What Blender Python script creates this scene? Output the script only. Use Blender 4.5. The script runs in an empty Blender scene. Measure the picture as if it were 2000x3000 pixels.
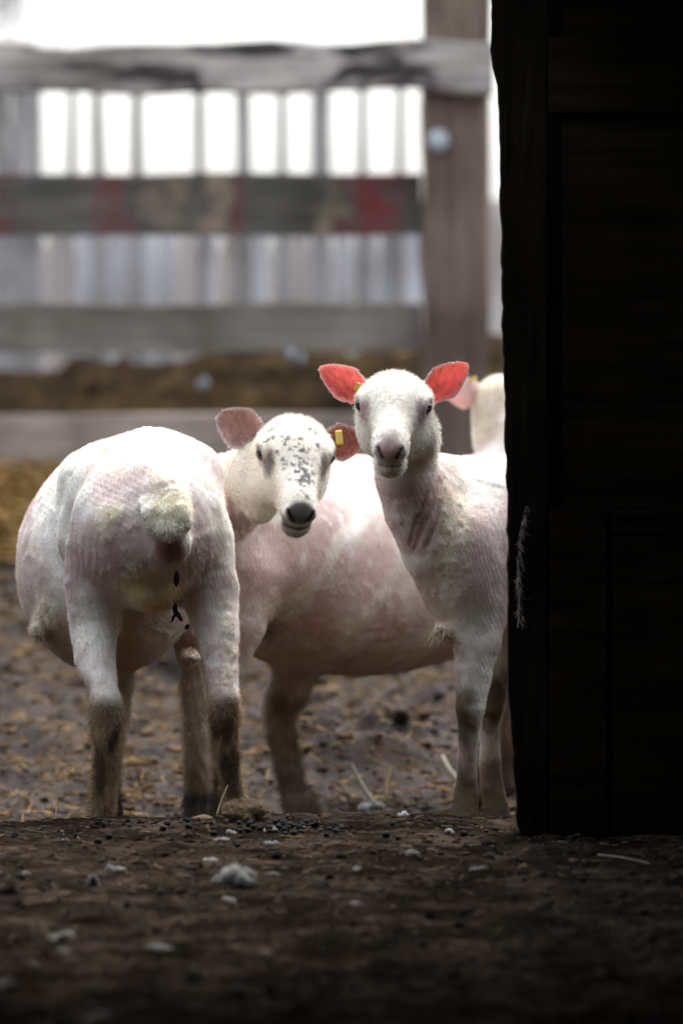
import bpy, math, random
import numpy as np
from mathutils import Vector

random.seed(7)
RNG = np.random.default_rng(11)
C = bpy.context.scene.collection
scene = bpy.context.scene

# ------------------------------------------------------------------ camera
F = 16666.7      # focal length in pixels of the 2000x3000 photograph
H = 1.04         # camera height
YH = 700.0       # row of the horizon
cam_d = bpy.data.cameras.new('camera')
cam_d.sensor_fit = 'VERTICAL'
cam_d.sensor_height = 36.0
cam_d.sensor_width = 24.0
cam_d.lens = 200.0
cam_d.shift_y = -(1500 - YH) / 3000.0
cam_d.clip_start = 0.1
cam_d.clip_end = 3000
cam_d.dof.use_dof = True
cam_d.dof.focus_distance = 10.03
cam_d.dof.aperture_fstop = 3.2
cam = bpy.data.objects.new('camera', cam_d)
cam.location = (0, 0, H)
cam.rotation_euler = (math.radians(90), 0, 0)
C.objects.link(cam)
scene.camera = cam

# ------------------------------------------------------------------ world and sun (overcast)
SUN_EL, SUN_AZ = 58.0, 12.0       # behind the sheep, high, a little to the right
world = bpy.data.worlds.new('World')
scene.world = world
world.use_nodes = True
wn = world.node_tree
wn.nodes.clear()
sky = wn.nodes.new('ShaderNodeTexSky')
sky.sky_type = 'NISHITA'
sky.sun_disc = False
sky.sun_elevation = math.radians(SUN_EL)
sky.sun_rotation = math.radians(SUN_AZ)
sky.dust_density = 2.0
hs = wn.nodes.new('ShaderNodeHueSaturation')
hs.inputs['Saturation'].default_value = 0.30
bg = wn.nodes.new('ShaderNodeBackground')
bg.inputs['Strength'].default_value = 0.15
wo = wn.nodes.new('ShaderNodeOutputWorld')
wn.links.new(sky.outputs[0], hs.inputs['Color'])
tint = wn.nodes.new('ShaderNodeMix'); tint.data_type = 'RGBA'; tint.blend_type = 'MULTIPLY'
tint.inputs[0].default_value = 1.0; tint.inputs[7].default_value = (0.965, 1.0, 1.035, 1)   # cool overcast
wn.links.new(hs.outputs[0], tint.inputs[6])
# an overcast sky is brighter overhead than at the horizon
tc = wn.nodes.new('ShaderNodeTexCoord'); sx = wn.nodes.new('ShaderNodeSeparateXYZ'); wn.links.new(tc.outputs['Generated'], sx.inputs[0])
mr = wn.nodes.new('ShaderNodeMapRange'); wn.links.new(sx.outputs['Z'], mr.inputs['Value'])
mr.inputs['From Min'].default_value = 0.0; mr.inputs['From Max'].default_value = 0.85
mr.inputs['To Min'].default_value = 0.42; mr.inputs['To Max'].default_value = 1.32
og = wn.nodes.new('ShaderNodeVectorMath'); og.operation = 'SCALE'
wn.links.new(tint.outputs[2], og.inputs[0]); wn.links.new(mr.outputs[0], og.inputs['Scale'])
wn.links.new(og.outputs[0], bg.inputs['Color'])
wn.links.new(bg.outputs[0], wo.inputs['Surface'])

sun_d = bpy.data.lights.new('sun', 'SUN')
sun_d.energy = 0.6
sun_d.angle = math.radians(35)
sun_d.color = (1.0, 0.97, 0.93)
sun = bpy.data.objects.new('sun', sun_d)
_el, _az = math.radians(SUN_EL), math.radians(SUN_AZ)
_dir = Vector((math.sin(_az) * math.cos(_el), math.cos(_az) * math.cos(_el), math.sin(_el)))
sun.rotation_euler = _dir.to_track_quat('Z', 'Y').to_euler()
C.objects.link(sun)

scene.view_settings.view_transform = 'Standard'
scene.view_settings.look = 'None'
scene.view_settings.gamma = 1.0
scene.view_settings.exposure = 2.22
scene.cycles.max_bounces = 8

# ------------------------------------------------------------------ helpers
def P(x, y, D):
    """photo pixel (2000x3000) at distance D -> world point"""
    return np.array([(x - 1000.0) * D / F, D, H - (y - YH) * D / F])

def px(r, D):
    return r * D / F

def tag(o, label=None, cat=None, group=None, kind=None):
    if label: o['label'] = label
    if cat: o['category'] = cat
    if group: o['group'] = group
    if kind: o['kind'] = kind
    return o

def empty(name, loc):
    o = bpy.data.objects.new(name, None)
    o.location = tuple(float(c) for c in loc)
    o.empty_display_size = 0.1
    C.objects.link(o)
    return o

def mesh_obj(name, verts, faces, mat, parent=None, smooth=True, cols=None, mats=None, mat_idx=None):
    """verts in world coordinates; parent is an Empty without rotation or a mesh at the origin"""
    v = np.asarray(verts, dtype=np.float32).reshape(-1, 3)
    off = np.zeros(3)
    if parent is not None:
        off = np.array(world_loc(parent))
    me = bpy.data.meshes.new(name)
    if isinstance(faces, np.ndarray):
        n, k = faces.shape
        me.vertices.add(len(v)); me.loops.add(n * k); me.polygons.add(n)
        me.vertices.foreach_set('co', (v - off).astype(np.float32).ravel())
        me.loops.foreach_set('vertex_index', faces.astype(np.int32).ravel())
        me.polygons.foreach_set('loop_start', (np.arange(n) * k).astype(np.int32))
        me.polygons.foreach_set('loop_total', np.full(n, k, dtype=np.int32))
        me.update(calc_edges=True)
        me.validate()
    else:
        me.from_pydata([tuple(p - off) for p in v.astype(float)], [], [tuple(int(i) for i in f) for f in faces])
        me.update()
    if cols is not None:
        a = me.color_attributes.new('Col', 'FLOAT_COLOR', 'POINT')
        c4 = np.ones((len(v), 4), dtype=np.float32); c4[:, :3] = cols
        a.data.foreach_set('color', c4.ravel())
    if smooth:
        me.polygons.foreach_set('use_smooth', np.ones(len(me.polygons), dtype=bool))
    for m in (mats or [mat]):
        me.materials.append(m)
    if mat_idx is not None:
        me.polygons.foreach_set('material_index', np.asarray(mat_idx, dtype=np.int32))
    me.update()
    o = bpy.data.objects.new(name, me)
    C.objects.link(o)
    if parent is not None:
        o.parent = parent
    return o

def world_loc(o):
    p = Vector(o.location)
    while o.parent is not None:
        o = o.parent
        p = p + Vector(o.location)
    return tuple(p)

# vectorised value noise
def _hash(ix, iy, iz, seed):
    h = (ix * 374761393 + iy * 668265263 + iz * 2147483647 + seed * 1274126177) & 0xffffffff
    h = ((h ^ (h >> 13)) * 1274126177) & 0xffffffff
    h = (h ^ (h >> 16)) & 0xffff
    return h.astype(np.float64) / 65535.0

def vnoise(p, scale=1.0, seed=0):
    q = np.asarray(p, dtype=np.float64) * scale + 1000.0
    i = np.floor(q).astype(np.int64)
    f = q - i
    u = f * f * (3 - 2 * f)
    x, y, z = i[..., 0], i[..., 1], i[..., 2]
    r = 0
    for dx in (0, 1):
        wx = u[..., 0] if dx else 1 - u[..., 0]
        for dy in (0, 1):
            wy = u[..., 1] if dy else 1 - u[..., 1]
            for dz in (0, 1):
                wz = u[..., 2] if dz else 1 - u[..., 2]
                r = r + wx * wy * wz * _hash(x + dx, y + dy, z + dz, seed)
    return r * 2 - 1

def fbm(p, scale, octaves=3, seed=0):
    s, a, t = 0, 1.0, 0
    for k in range(octaves):
        s = s + a * vnoise(p, scale * 2 ** k, seed + k * 17)
        t += a; a *= 0.5
    return s / t

def sstep(a, b, x):
    t = np.clip((x - a) / (b - a), 0, 1)
    return t * t * (3 - 2 * t)

# ------------------------------------------------------------------ materials
def new_mat(name):
    m = bpy.data.materials.new(name)
    m.use_nodes = True
    nt = m.node_tree
    b = nt.nodes['Principled BSDF']
    return m, nt, b

def noise_node(nt, scale, detail=4, rough=0.55, coord=None, dist=0.0):
    n = nt.nodes.new('ShaderNodeTexNoise')
    n.inputs['Scale'].default_value = scale
    n.inputs['Detail'].default_value = detail
    n.inputs['Roughness'].default_value = rough
    n.inputs['Distortion'].default_value = dist
    if coord: nt.links.new(coord, n.inputs['Vector'])
    return n

def ramp(nt, src, stops):
    r = nt.nodes.new('ShaderNodeValToRGB')
    while len(r.color_ramp.elements) < len(stops):
        r.color_ramp.elements.new(0.5)
    for e, (p, c) in zip(r.color_ramp.elements, stops):
        e.position = p; e.color = (c[0], c[1], c[2], 1)
    nt.links.new(src, r.inputs['Fac'])
    return r

def mixc(nt, fac, a, b, blend='MIX'):
    m = nt.nodes.new('ShaderNodeMix')
    m.data_type = 'RGBA'; m.blend_type = blend
    for sock, val in ((m.inputs[0], fac), (m.inputs[6], a), (m.inputs[7], b)):
        if isinstance(val, (int, float)): sock.default_value = val
        elif isinstance(val, tuple): sock.default_value = (*val, 1)
        else: nt.links.new(val, sock)
    return m.outputs[2]

def bump(nt, b, height, strength, dist, prev=None):
    n = nt.nodes.new('ShaderNodeBump')
    n.inputs['Strength'].default_value = strength
    n.inputs['Distance'].default_value = dist
    nt.links.new(height, n.inputs['Height'])
    if prev is not None: nt.links.new(prev.outputs[0], n.inputs['Normal'])
    nt.links.new(n.outputs[0], b.inputs['Normal'])
    return n

def geo_pos(nt):
    t = nt.nodes.new('ShaderNodeTexCoord')
    return t.outputs['Object']

def simple(name, col, rough=0.8, var=0.25, scale=40, bumpd=0.002, bumps=0.4, metal=0.0):
    m, nt, b = new_mat(name)
    co = geo_pos(nt)
    n = noise_node(nt, scale, 5, 0.6, co)
    c0 = tuple(c * (1 - var) for c in col); c1 = tuple(min(1, c * (1 + var)) for c in col)
    r = ramp(nt, n.outputs['Fac'], [(0.3, c0), (0.7, c1)])
    nt.links.new(r.outputs[0], b.inputs['Base Color'])
    b.inputs['Roughness'].default_value = rough
    b.inputs['Metallic'].default_value = metal
    if bumps > 0: bump(nt, b, n.outputs['Fac'], bumps, bumpd)
    return m

def hide_mat():
    m, nt, b = new_mat('shorn_hide')
    co = geo_pos(nt)
    a = nt.nodes.new('ShaderNodeAttribute'); a.attribute_name = 'Col'
    n1 = noise_node(nt, 160, 5, 0.7, co)
    r1 = ramp(nt, n1.outputs['Fac'], [(0.25, (0.80, 0.78, 0.76)), (0.75, (1.08, 1.08, 1.08))])
    c = mixc(nt, 1.0, a.outputs['Color'], r1.outputs[0], 'MULTIPLY')
    nt.links.new(c, b.inputs['Base Color'])
    b.inputs['Roughness'].default_value = 0.75
    b.inputs['Specular IOR Level'].default_value = 0.12
    b.inputs['Sheen Weight'].default_value = 0.06
    b.inputs['Sheen Roughness'].default_value = 0.5
    # comb ridges left by the shears
    mp = nt.nodes.new('ShaderNodeMapping'); nt.links.new(co, mp.inputs['Vector'])
    mp.inputs['Rotation'].default_value = (0.3, 0.2, 0.25)
    w = nt.nodes.new('ShaderNodeTexWave'); w.wave_type = 'BANDS'; w.bands_direction = 'X'
    nt.links.new(mp.outputs[0], w.inputs['Vector'])
    w.inputs['Scale'].default_value = 45; w.inputs['Distortion'].default_value = 9.0
    w.inputs['Detail'].default_value = 2; w.inputs['Detail Scale'].default_value = 0.35
    b1 = bump(nt, b, w.outputs['Fac'], 0.22, 0.0014)
    n2 = noise_node(nt, 420, 4, 0.7, co)
    b2 = bump(nt, b, n2.outputs['Fac'], 0.3, 0.0014, b1)
    n3 = noise_node(nt, 60, 3, 0.6, co)
    bump(nt, b, n3.outputs['Fac'], 0.4, 0.005, b2)
    return m

def hair_mat(name='wool_fibre', trans=0.35):
    m, nt, b = new_mat(name)
    a = nt.nodes.new('ShaderNodeAttribute'); a.attribute_name = 'Col'
    nt.nodes.remove(b)
    d = nt.nodes.new('ShaderNodeBsdfDiffuse'); t = nt.nodes.new('ShaderNodeBsdfTranslucent')
    mx = nt.nodes.new('ShaderNodeMixShader'); mx.inputs[0].default_value = trans
    nt.links.new(a.outputs['Color'], d.inputs['Color']); nt.links.new(a.outputs['Color'], t.inputs['Color'])
    nt.links.new(d.outputs[0], mx.inputs[1]); nt.links.new(t.outputs[0], mx.inputs[2])
    nt.links.new(mx.outputs[0], nt.nodes['Material Output'].inputs['Surface'])
    return m

M_HIDE = hide_mat()
M_HAIR = hair_mat()
M_EAR = hair_mat('ear_skin', 0.62)
M_EAR_DARK = hair_mat('thick_ear_skin', 0.22)

def eye_mat():
    m, nt, b = new_mat('eye_glass')
    b.inputs['Base Color'].default_value = (0.035, 0.018, 0.010, 1)
    b.inputs['Roughness'].default_value = 0.3; b.inputs['Specular IOR Level'].default_value = 0.15
    return m
M_EYE = eye_mat()
M_EYE_AMBER, _nt, _b = new_mat('eye_amber'); _b.inputs['Base Color'].default_value = (0.11, 0.05, 0.022, 1); _b.inputs['Roughness'].default_value = 0.3; _b.inputs['Specular IOR Level'].default_value = 0.15
M_PUPIL, _nt, _b = new_mat('pupil_black'); _b.inputs['Base Color'].default_value = (0.004, 0.004, 0.004, 1); _b.inputs['Roughness'].default_value = 0.1; _b.inputs['Specular IOR Level'].default_value = 0.25
M_TAG, _nt, _b = new_mat('yellow_plastic'); _b.inputs['Base Color'].default_value = (0.50, 0.37, 0.07, 1); _b.inputs['Roughness'].default_value = 0.4

def ground_mat(name, dark, mid, light, sc=9.0):
    m, nt, b = new_mat(name)
    co = geo_pos(nt)
    n1 = noise_node(nt, sc, 6, 0.65, co, 0.4)
    n2 = noise_node(nt, sc * 7, 7, 0.75, co)
    r1 = ramp(nt, n1.outputs['Fac'], [(0.30, dark), (0.50, mid), (0.72, light)])
    r2 = ramp(nt, n2.outputs['Fac'], [(0.30, (0.45, 0.42, 0.40)), (0.70, (1.35, 1.3, 1.25))])
    c = mixc(nt, 1.0, r1.outputs[0], r2.outputs[0], 'MULTIPLY')
    nt.links.new(c, b.inputs['Base Color'])
    b.inputs['Roughness'].default_value = 1.0; b.inputs['Specular IOR Level'].default_value = 0.0
    b1 = bump(nt, b, n2.outputs['Fac'], 0.8, 0.012)
    return m, nt, b
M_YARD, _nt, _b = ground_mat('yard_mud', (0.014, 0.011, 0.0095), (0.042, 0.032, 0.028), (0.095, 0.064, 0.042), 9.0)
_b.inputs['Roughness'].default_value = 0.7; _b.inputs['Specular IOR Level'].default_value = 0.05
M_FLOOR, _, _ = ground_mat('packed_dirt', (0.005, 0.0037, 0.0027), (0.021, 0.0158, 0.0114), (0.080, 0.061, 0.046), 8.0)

def wood_mat(name, base, var=0.4, grain_axis='X', rough=0.85, extra=None, spec=.12):
    m, nt, b = new_mat(name)
    co = geo_pos(nt)
    mp = nt.nodes.new('ShaderNodeMapping'); nt.links.new(co, mp.inputs['Vector'])
    s = {'X': (1.2, 14, 14), 'Z': (14, 14, 1.2)}[grain_axis]
    mp.inputs['Scale'].default_value = s
    n = noise_node(nt, 2.2, 7, 0.65, mp.outputs[0], 0.6)
    n2 = noise_node(nt, 3.0, 3, 0.5, co)
    lo = tuple(c * (1 - var) for c in base); hi = tuple(c * (1 + var) for c in base)
    r = ramp(nt, n.outputs['Fac'], [(0.32, lo), (0.68, hi)])
    r2 = ramp(nt, n2.outputs['Fac'], [(0.35, (0.6, 0.58, 0.56)), (0.65, (1.15, 1.15, 1.15))])
    c = mixc(nt, 1.0, r.outputs[0], r2.outputs[0], 'MULTIPLY')
    if extra: c = extra(nt, co, c)
    nt.links.new(c, b.inputs['Base Color'])
    b.inputs['Roughness'].default_value = rough; b.inputs['Specular IOR Level'].default_value = spec
    bump(nt, b, n.outputs['Fac'], 0.6, 0.006)
    return m

# ------------------------------------------------------------------ implicit surface mesher
class Sdf:
    def __init__(self):
        self.pr = []
    def cone(self, a, b, ra, rb, k=0.03, squash=None, sub=False):
        self.pr.append(('c', np.array(a, float), np.array(b, float), ra, rb, k, squash, sub)); return self
    def chain(self, pts, k=0.03, squash=None, shrink=0.95, soft=False):
        """one limb; pts: (x px, y px, D, r px)"""
        segs = []
        for (x0, y0, d0, r0), (x1, y1, d1, r1) in zip(pts[:-1], pts[1:]):
            segs.append(('c', P(x0, y0, d0), P(x1, y1, d1), px(r0, d0) * shrink, px(r1, d1) * shrink, k, squash, False))
        self.pr.append(('h', segs, k, False))
    def ell(self, c, r, R=None, k=0.03, sub=False):
        self.pr.append(('e', np.array(c, float), np.array(r, float), R, k, sub)); return self
    def bbox(self):
        lo = np.full(3, 1e9); hi = -lo
        for q in self.pr:
            l, h = self._pb(q)
            if q[-1]: continue
            lo = np.minimum(lo, l); hi = np.maximum(hi, h)
        return lo, hi
    @staticmethod
    def _pb(q):
        if q[0] == 'h':
            bs = [Sdf._pb(t) for t in q[1]]
            return np.min([b[0] for b in bs], axis=0), np.max([b[1] for b in bs], axis=0)
        if q[0] == 'c':
            r = max(q[3], q[4])
            return np.minimum(q[1], q[2]) - r, np.maximum(q[1], q[2]) + r
        r = max(q[2]) if q[3] is not None else q[2]
        return q[1] - r, q[1] + r
    @staticmethod
    def _d(q, X, Y, Z):
        if q[0] == 'h':
            d = None
            for t in q[1]:
                e = Sdf._d(t, X, Y, Z)
                if d is None: d = e
                else:
                    kk = .004
                    w = np.clip(0.5 + 0.5 * (d - e) / kk, 0, 1)
                    d = d * (1 - w) + e * w - kk * w * (1 - w)
            return d
        if q[0] == 'c':
            _, a, b, ra, rb, k, sq, sub = q
            ba = b - a; L = float(ba @ ba) + 1e-12
            dx, dy, dz = X - a[0], Y - a[1], Z - a[2]
            h = np.clip((dx * ba[0] + dy * ba[1] + dz * ba[2]) / L, 0, 1)
            ex, ey, ez = dx - h * ba[0], dy - h * ba[1], dz - h * ba[2]
            if sq is not None: ex, ey, ez = ex / sq[0], ey / sq[1], ez / sq[2]
            return np.sqrt(ex * ex + ey * ey + ez * ez) - (ra + (rb - ra) * h)
        _, c, r, R, k, sub = q
        dx, dy, dz = X - c[0], Y - c[1], Z - c[2]
        if R is not None:      # rows of R: local axes in world coordinates
            dx, dy, dz = (R[0][0] * dx + R[0][1] * dy + R[0][2] * dz,
                          R[1][0] * dx + R[1][1] * dy + R[1][2] * dz,
                          R[2][0] * dx + R[2][1] * dy + R[2][2] * dz)
        ax, ay, az = dx / r[0], dy / r[1], dz / r[2]
        k0 = np.sqrt(ax * ax + ay * ay + az * az)
        k1 = np.sqrt((ax / r[0]) ** 2 + (ay / r[1]) ** 2 + (az / r[2]) ** 2) + 1e-9
        return k0 * (k0 - 1) / k1
    def mesh(self, h=0.0045, smooth=2):
        lo, hi = self.bbox(); lo = lo - 3 * h; hi = hi + 3 * h
        n = np.ceil((hi - lo) / h).astype(int) + 1
        f = np.full(n, 0.3, dtype=np.float32)
        ax = [lo[i] + h * np.arange(n[i]) for i in range(3)]
        for q in self.pr:
            k = {'c': 5, 'e': 4, 'h': 2}[q[0]]; k = q[k]
            l, u = self._pb(q)
            m = k + 2 * h
            i0 = np.maximum(((l - m - lo) / h).astype(int), 0)
            i1 = np.minimum(((u + m - lo) / h).astype(int) + 2, n)
            if np.any(i1 <= i0): continue
            sl = tuple(slice(i0[i], i1[i]) for i in range(3))
            X = ax[0][sl[0]][:, None, None].astype(np.float32)
            Y = ax[1][sl[1]][None, :, None].astype(np.float32)
            Z = ax[2][sl[2]][None, None, :].astype(np.float32)
            d = self._d(q, X, Y, Z).astype(np.float32)
            g = f[sl]
            if q[-1]:
                t = np.clip(0.5 - 0.5 * (g + d) / k, 0, 1)
                f[sl] = g * (1 - t) - d * t + k * t * (1 - t)
            else:
                t = np.clip(0.5 + 0.5 * (g - d) / k, 0, 1)
                f[sl] = g * (1 - t) + d * t - k * t * (1 - t)
        return surface_nets(f, lo, h, smooth)

def surface_nets(f, lo, h, smooth):
    s = f < 0
    c = np.zeros(tuple(np.array(f.shape) - 1), dtype=np.uint8)
    for dx in (0, 1):
        for dy in (0, 1):
            for dz in (0, 1):
                c += s[dx:f.shape[0] - 1 + dx, dy:f.shape[1] - 1 + dy, dz:f.shape[2] - 1 + dz]
    act = (c > 0) & (c < 8)
    ijk = np.argwhere(act)
    idx = np.full(c.shape, -1, dtype=np.int32)
    idx[act] = np.arange(len(ijk))
    acc = np.zeros((len(ijk), 3)); cnt = np.zeros(len(ijk))
    i, j, k = ijk.T
    cor = [(a, b, d) for a in (0, 1) for b in (0, 1) for d in (0, 1)]
    val = {q: f[i + q[0], j + q[1], k + q[2]] for q in cor}
    for a in cor:
        for ax in range(3):
            if a[ax] == 1: continue
            b = list(a); b[ax] = 1; b = tuple(b)
            va, vb = val[a], val[b]
            m = (va < 0) != (vb < 0)
            t = va[m] / (va[m] - vb[m])
            p = np.tile(np.array(a, float), (m.sum(), 1)); p[:, ax] += t
            acc[m] += p; cnt[m] += 1
    v = lo + h * (ijk + acc / cnt[:, None])
    quads = []
    for ax in range(3):
        o1, o2 = (ax + 1) % 3, (ax + 2) % 3
        a = [slice(1, -1)] * 3; a[ax] = slice(0, -1)
        b = list(a); b[ax] = slice(1, None)
        s0, s1 = s[tuple(a)], s[tuple(b)]
        e = np.argwhere(s0 != s1)
        if len(e) == 0: continue
        flip = s0[tuple(e.T)]
        base = e.copy(); base[:, o1] += 1; base[:, o2] += 1
        def cell(d1, d2):
            q = base.copy(); q[:, o1] += d1; q[:, o2] += d2
            return idx[tuple(q.T)]
        q4 = np.stack([cell(-1, -1), cell(0, -1), cell(0, 0), cell(-1, 0)], 1)
        q4[~flip] = q4[~flip][:, ::-1]
        quads.append(q4)
    q = np.concatenate(quads)
    q = q[(q >= 0).all(1)]
    for _ in range(smooth):
        a = np.zeros_like(v); n = np.zeros(len(v))
        for e0, e1 in ((0, 1), (1, 2), (2, 3), (3, 0)):
            for c0 in range(3):
                a[:, c0] += np.bincount(q[:, e0], v[q[:, e1], c0], len(v)) + np.bincount(q[:, e1], v[q[:, e0], c0], len(v))
            n += np.bincount(q[:, e0], minlength=len(v)) + np.bincount(q[:, e1], minlength=len(v))
        v = 0.5 * v + 0.5 * a / np.maximum(n, 1)[:, None]
    return v, q

def vnormals(v, q):
    fn = np.cross(v[q[:, 2]] - v[q[:, 0]], v[q[:, 3]] - v[q[:, 1]])
    vn = np.zeros_like(v)
    for k in range(4):
        for c0 in range(3):
            vn[:, c0] += np.bincount(q[:, k], fn[:, c0], len(v))
    return vn / (np.linalg.norm(vn, axis=1, keepdims=True) + 1e-12), np.linalg.norm(fn, axis=1) * 0.5

def fibres(v, q, cols, length, density, comb=(0, 0, -0.5), spread=0.55, width=0.00038, seed=0, clump=0.0):
    """length, density per vertex (m, fibres per m2) -> fibre triangles, colours"""
    rg = np.random.default_rng(seed)
    vn, area = vnormals(v, q)
    w = area * density[q].mean(1)
    n = rg.poisson(np.clip(w, 0, 60))
    fi = np.repeat(np.arange(len(q)), n)
    m = len(fi)
    a, b = rg.random(m), rg.random(m)
    W = np.stack([(1 - a) * (1 - b), a * (1 - b), a * b, (1 - a) * b], 1)[:, :, None]
    p = (v[q[fi]] * W).sum(1); nn = (vn[q[fi]] * W).sum(1)
    L = (length[q[fi]] * W[:, :, 0]).sum(1) * rg.uniform(0.45, 1.3, m)
    col = (cols[q[fi]] * W).sum(1) * rg.uniform(0.9, 1.08, m)[:, None]
    r = rg.normal(0, spread, (m, 3))
    if clump > 0:
        cl = np.stack([vnoise(p, 70, 91 + i) for i in range(3)], 1)
        r = r * 0.5 + cl * clump
    d = nn + r + np.array(comb)
    d /= np.linalg.norm(d, axis=1, keepdims=True)
    # keep fibres above the hide
    dn = (d * nn).sum(1)
    d = d + nn * np.maximum(0.12 - dn, 0)[:, None]
    d /= np.linalg.norm(d, axis=1, keepdims=True)
    side = np.cross(d, rg.normal(0, 1, (m, 3))); side /= np.linalg.norm(side, axis=1, keepdims=True)
    wd = width * rg.uniform(0.7, 1.4, m)[:, None]
    bend = nn * 0.0 + rg.normal(0, 0.25, (m, 3))
    mid = p + d * (L * 0.55)[:, None]
    d2 = d + bend + np.array([0, 0, -0.25]); d2 /= np.linalg.norm(d2, axis=1, keepdims=True)
    tip = mid + d2 * (L * 0.5)[:, None]
    p0 = p - nn * 0.001
    V = np.stack([p0 - side * wd, p0 + side * wd, mid + side * wd * 0.8, mid - side * wd * 0.8, tip], 1).reshape(-1, 3)
    k = np.arange(m)[:, None] * 5
    T = np.concatenate([k + np.array([[0, 1, 2]]), k + np.array([[0, 2, 3]]), k + np.array([[3, 2, 4]])])
    return V, T, np.repeat(np.clip(col, 0, 1), 5, axis=0)

# ------------------------------------------------------------------ sheep parts
def head_frame(O, N, lateral):
    y = N - O; L = np.linalg.norm(y); y = y / L
    x = np.array(lateral, float); x = x - y * (x @ y); x /= np.linalg.norm(x)
    z = np.cross(y, x)
    if z[2] < 0 and abs(z[2]) > 0.05: z = -z
    return O, np.stack([x, y, z]), L / 0.185

def add_head(s, fr, jaw=1.0):
    O, R, sc = fr
    W = lambda p: O + (np.array(p) * sc) @ R
    e = lambda c, r, k=0.02, sub=False: s.ell(W(c), np.array(r) * sc, R, k, sub)
    cn = lambda a, b, ra, rb, k=0.02, sub=False: s.cone(W(a), W(b), ra * sc, rb * sc, k, None, sub)
    e((0, .015, -.008), (.056, .050, .046), .03)
    e((0, .045, .004), (.053, .058, .040), .03)
    cn((0, .05, -.006), (0, .150, -.010), .045, .030, .025)
    e((0, .180, -.018), (.031, .028, .031), .02)
    e((0, .172, -.055), (.025, .028, .021), .010)
    cn((0, .03, -.055), (0, .150, -.058), .042 * jaw, .022, .025)
    for q in (-1, 1):
        e((q * .033, .040, -.045), (.031 * jaw, .056, .050), .025)
        e((q * .051, .050, .010), (.017, .026, .017), .018)
        e((q * .016, .197, -.014), (.013, .012, .013), .008)
        # eye socket and nostril
        e((q * .066, .058, .004), (.010, .015, .010), .008, True)
        cn((q * .011, .211, -.026), (q * .021, .205, -.008), .0028, .0050, .006, True)
    cn((-.022, .192, -.048), (0, .204, -.046), .0018, .0024, .005, True)
    cn((.022, .192, -.048), (0, .204, -.046), .0018, .0024, .005, True)
    cn((0, .212, -.024), (0, .208, -.044), .0018, .0018, .003, True)
    return W

def ear(base, tip, up, face, width, cup=0.30, inner=(0.75, 0.22, 0.18), outer=(0.75, 0.68, 0.62), n=22, m=11, droop=0.0, tipr=0.55):
    """closed leaf shell; face = direction the hollow looks towards"""
    base, tip, up, face = (np.array(a, float) for a in (base, tip, up, face))
    ax = tip - base; L = np.linalg.norm(ax); ax /= L
    up = up - ax * (up @ ax); up /= np.linalg.norm(up)
    face = face - ax * (face @ ax) - up * (face @ up); face /= np.linalg.norm(face)
    V, cols = [], []
    for side in (0, 1):
        for i in range(n):
            t = i / (n - 1)
            w = width * 0.5 * (0.50 * (1 - t) ** 2 + max(0.0, math.sin(math.pi * (0.12 + 0.88 * t) ** 0.92)) ** (tipr + .12) * (0.35 + 0.65 * min(1, t * 2.4)))
            if i == n - 1: w = width * 0.05
            for j in range(m):
                u = -1 + 2 * j / (m - 1)
                c = (u * u - 1) * cup * w * 2 * (1 - 0.55 * t)
                p = base + ax * (L * t) + up * (u * w) + face * c + np.array([0, 0, -droop * L * t * t])
                edge = (1 - abs(u) ** 3) * (1 - t ** 6)
                p = p + face * ((0.0016 if side == 0 else -0.0016) * edge)
                V.append(p)
                g = vnoise(np.array([[p[0], p[1], p[2]]]), 120, 5)[0]
                if side == 0:
                    e = min(1, max(0, (abs(u) - 0.80) / 0.2) + max(0, (t - 0.93) / 0.07))
                    deep = max(0, 1 - abs(u) * 1.3) * max(0, 1 - t * 0.9) * 0.42
                    g2 = vnoise(np.array([[u * 2.2, t * 1.6, base[0] * 9]]), 2.0, 6)[0]
                    cc = np.array(inner) * (1 - deep) * (1 + 0.14 * g) * (1 + .35 * g2)
                    ve = abs(((u * 2.6 + 1.1 * math.sin(t * 5 + u)) % 1.0) - .5)
                    cc = cc * (1 - .28 * math.exp(-(ve / .10) ** 2) * min(1, t * 3))
                    cc = cc * (1 - e * .7) + np.array(outer) * e * .7
                else:
                    cc = np.array(outer)
                cols.append(np.clip(cc, 0, 1))
    V = np.array(V); cols = np.array(cols)
    Fq = []
    for side in (0, 1):
        o = side * n * m
        for i in range(n - 1):
            for j in range(m - 1):
                f = [o + i * m + j, o + i * m + j + 1, o + (i + 1) * m + j + 1, o + (i + 1) * m + j]
                Fq.append(f if side == 0 else f[::-1])
    o = n * m
    for i in range(n - 1):
        Fq.append([i * m, (i + 1) * m, o + (i + 1) * m, o + i * m])
        Fq.append([i * m + m - 1, o + i * m + m - 1, o + (i + 1) * m + m - 1, (i + 1) * m + m - 1])
    for j in range(m - 1):
        Fq.append([(n - 1) * m + j, (n - 1) * m + j + 1, o + (n - 1) * m + j + 1, o + (n - 1) * m + j])
    return V, np.array(Fq), cols

def ball(c, r, squash=(1, 1, 1), R=np.eye(3), nu=16, nv=10):
    V = []; Fq = []
    for i in range(nv + 1):
        th = math.pi * i / nv
        for j in range(nu):
            ph = 2 * math.pi * j / nu
            q = np.array([math.sin(th) * math.cos(ph) * squash[0], math.sin(th) * math.sin(ph) * squash[1], math.cos(th) * squash[2]]) * r
            V.append(np.array(c) + q @ R)
    for i in range(nv):
        for j in range(nu):
            Fq.append([i * nu + j, i * nu + (j + 1) % nu, (i + 1) * nu + (j + 1) % nu, (i + 1) * nu + j])
    return np.array(V), np.array(Fq)

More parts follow.
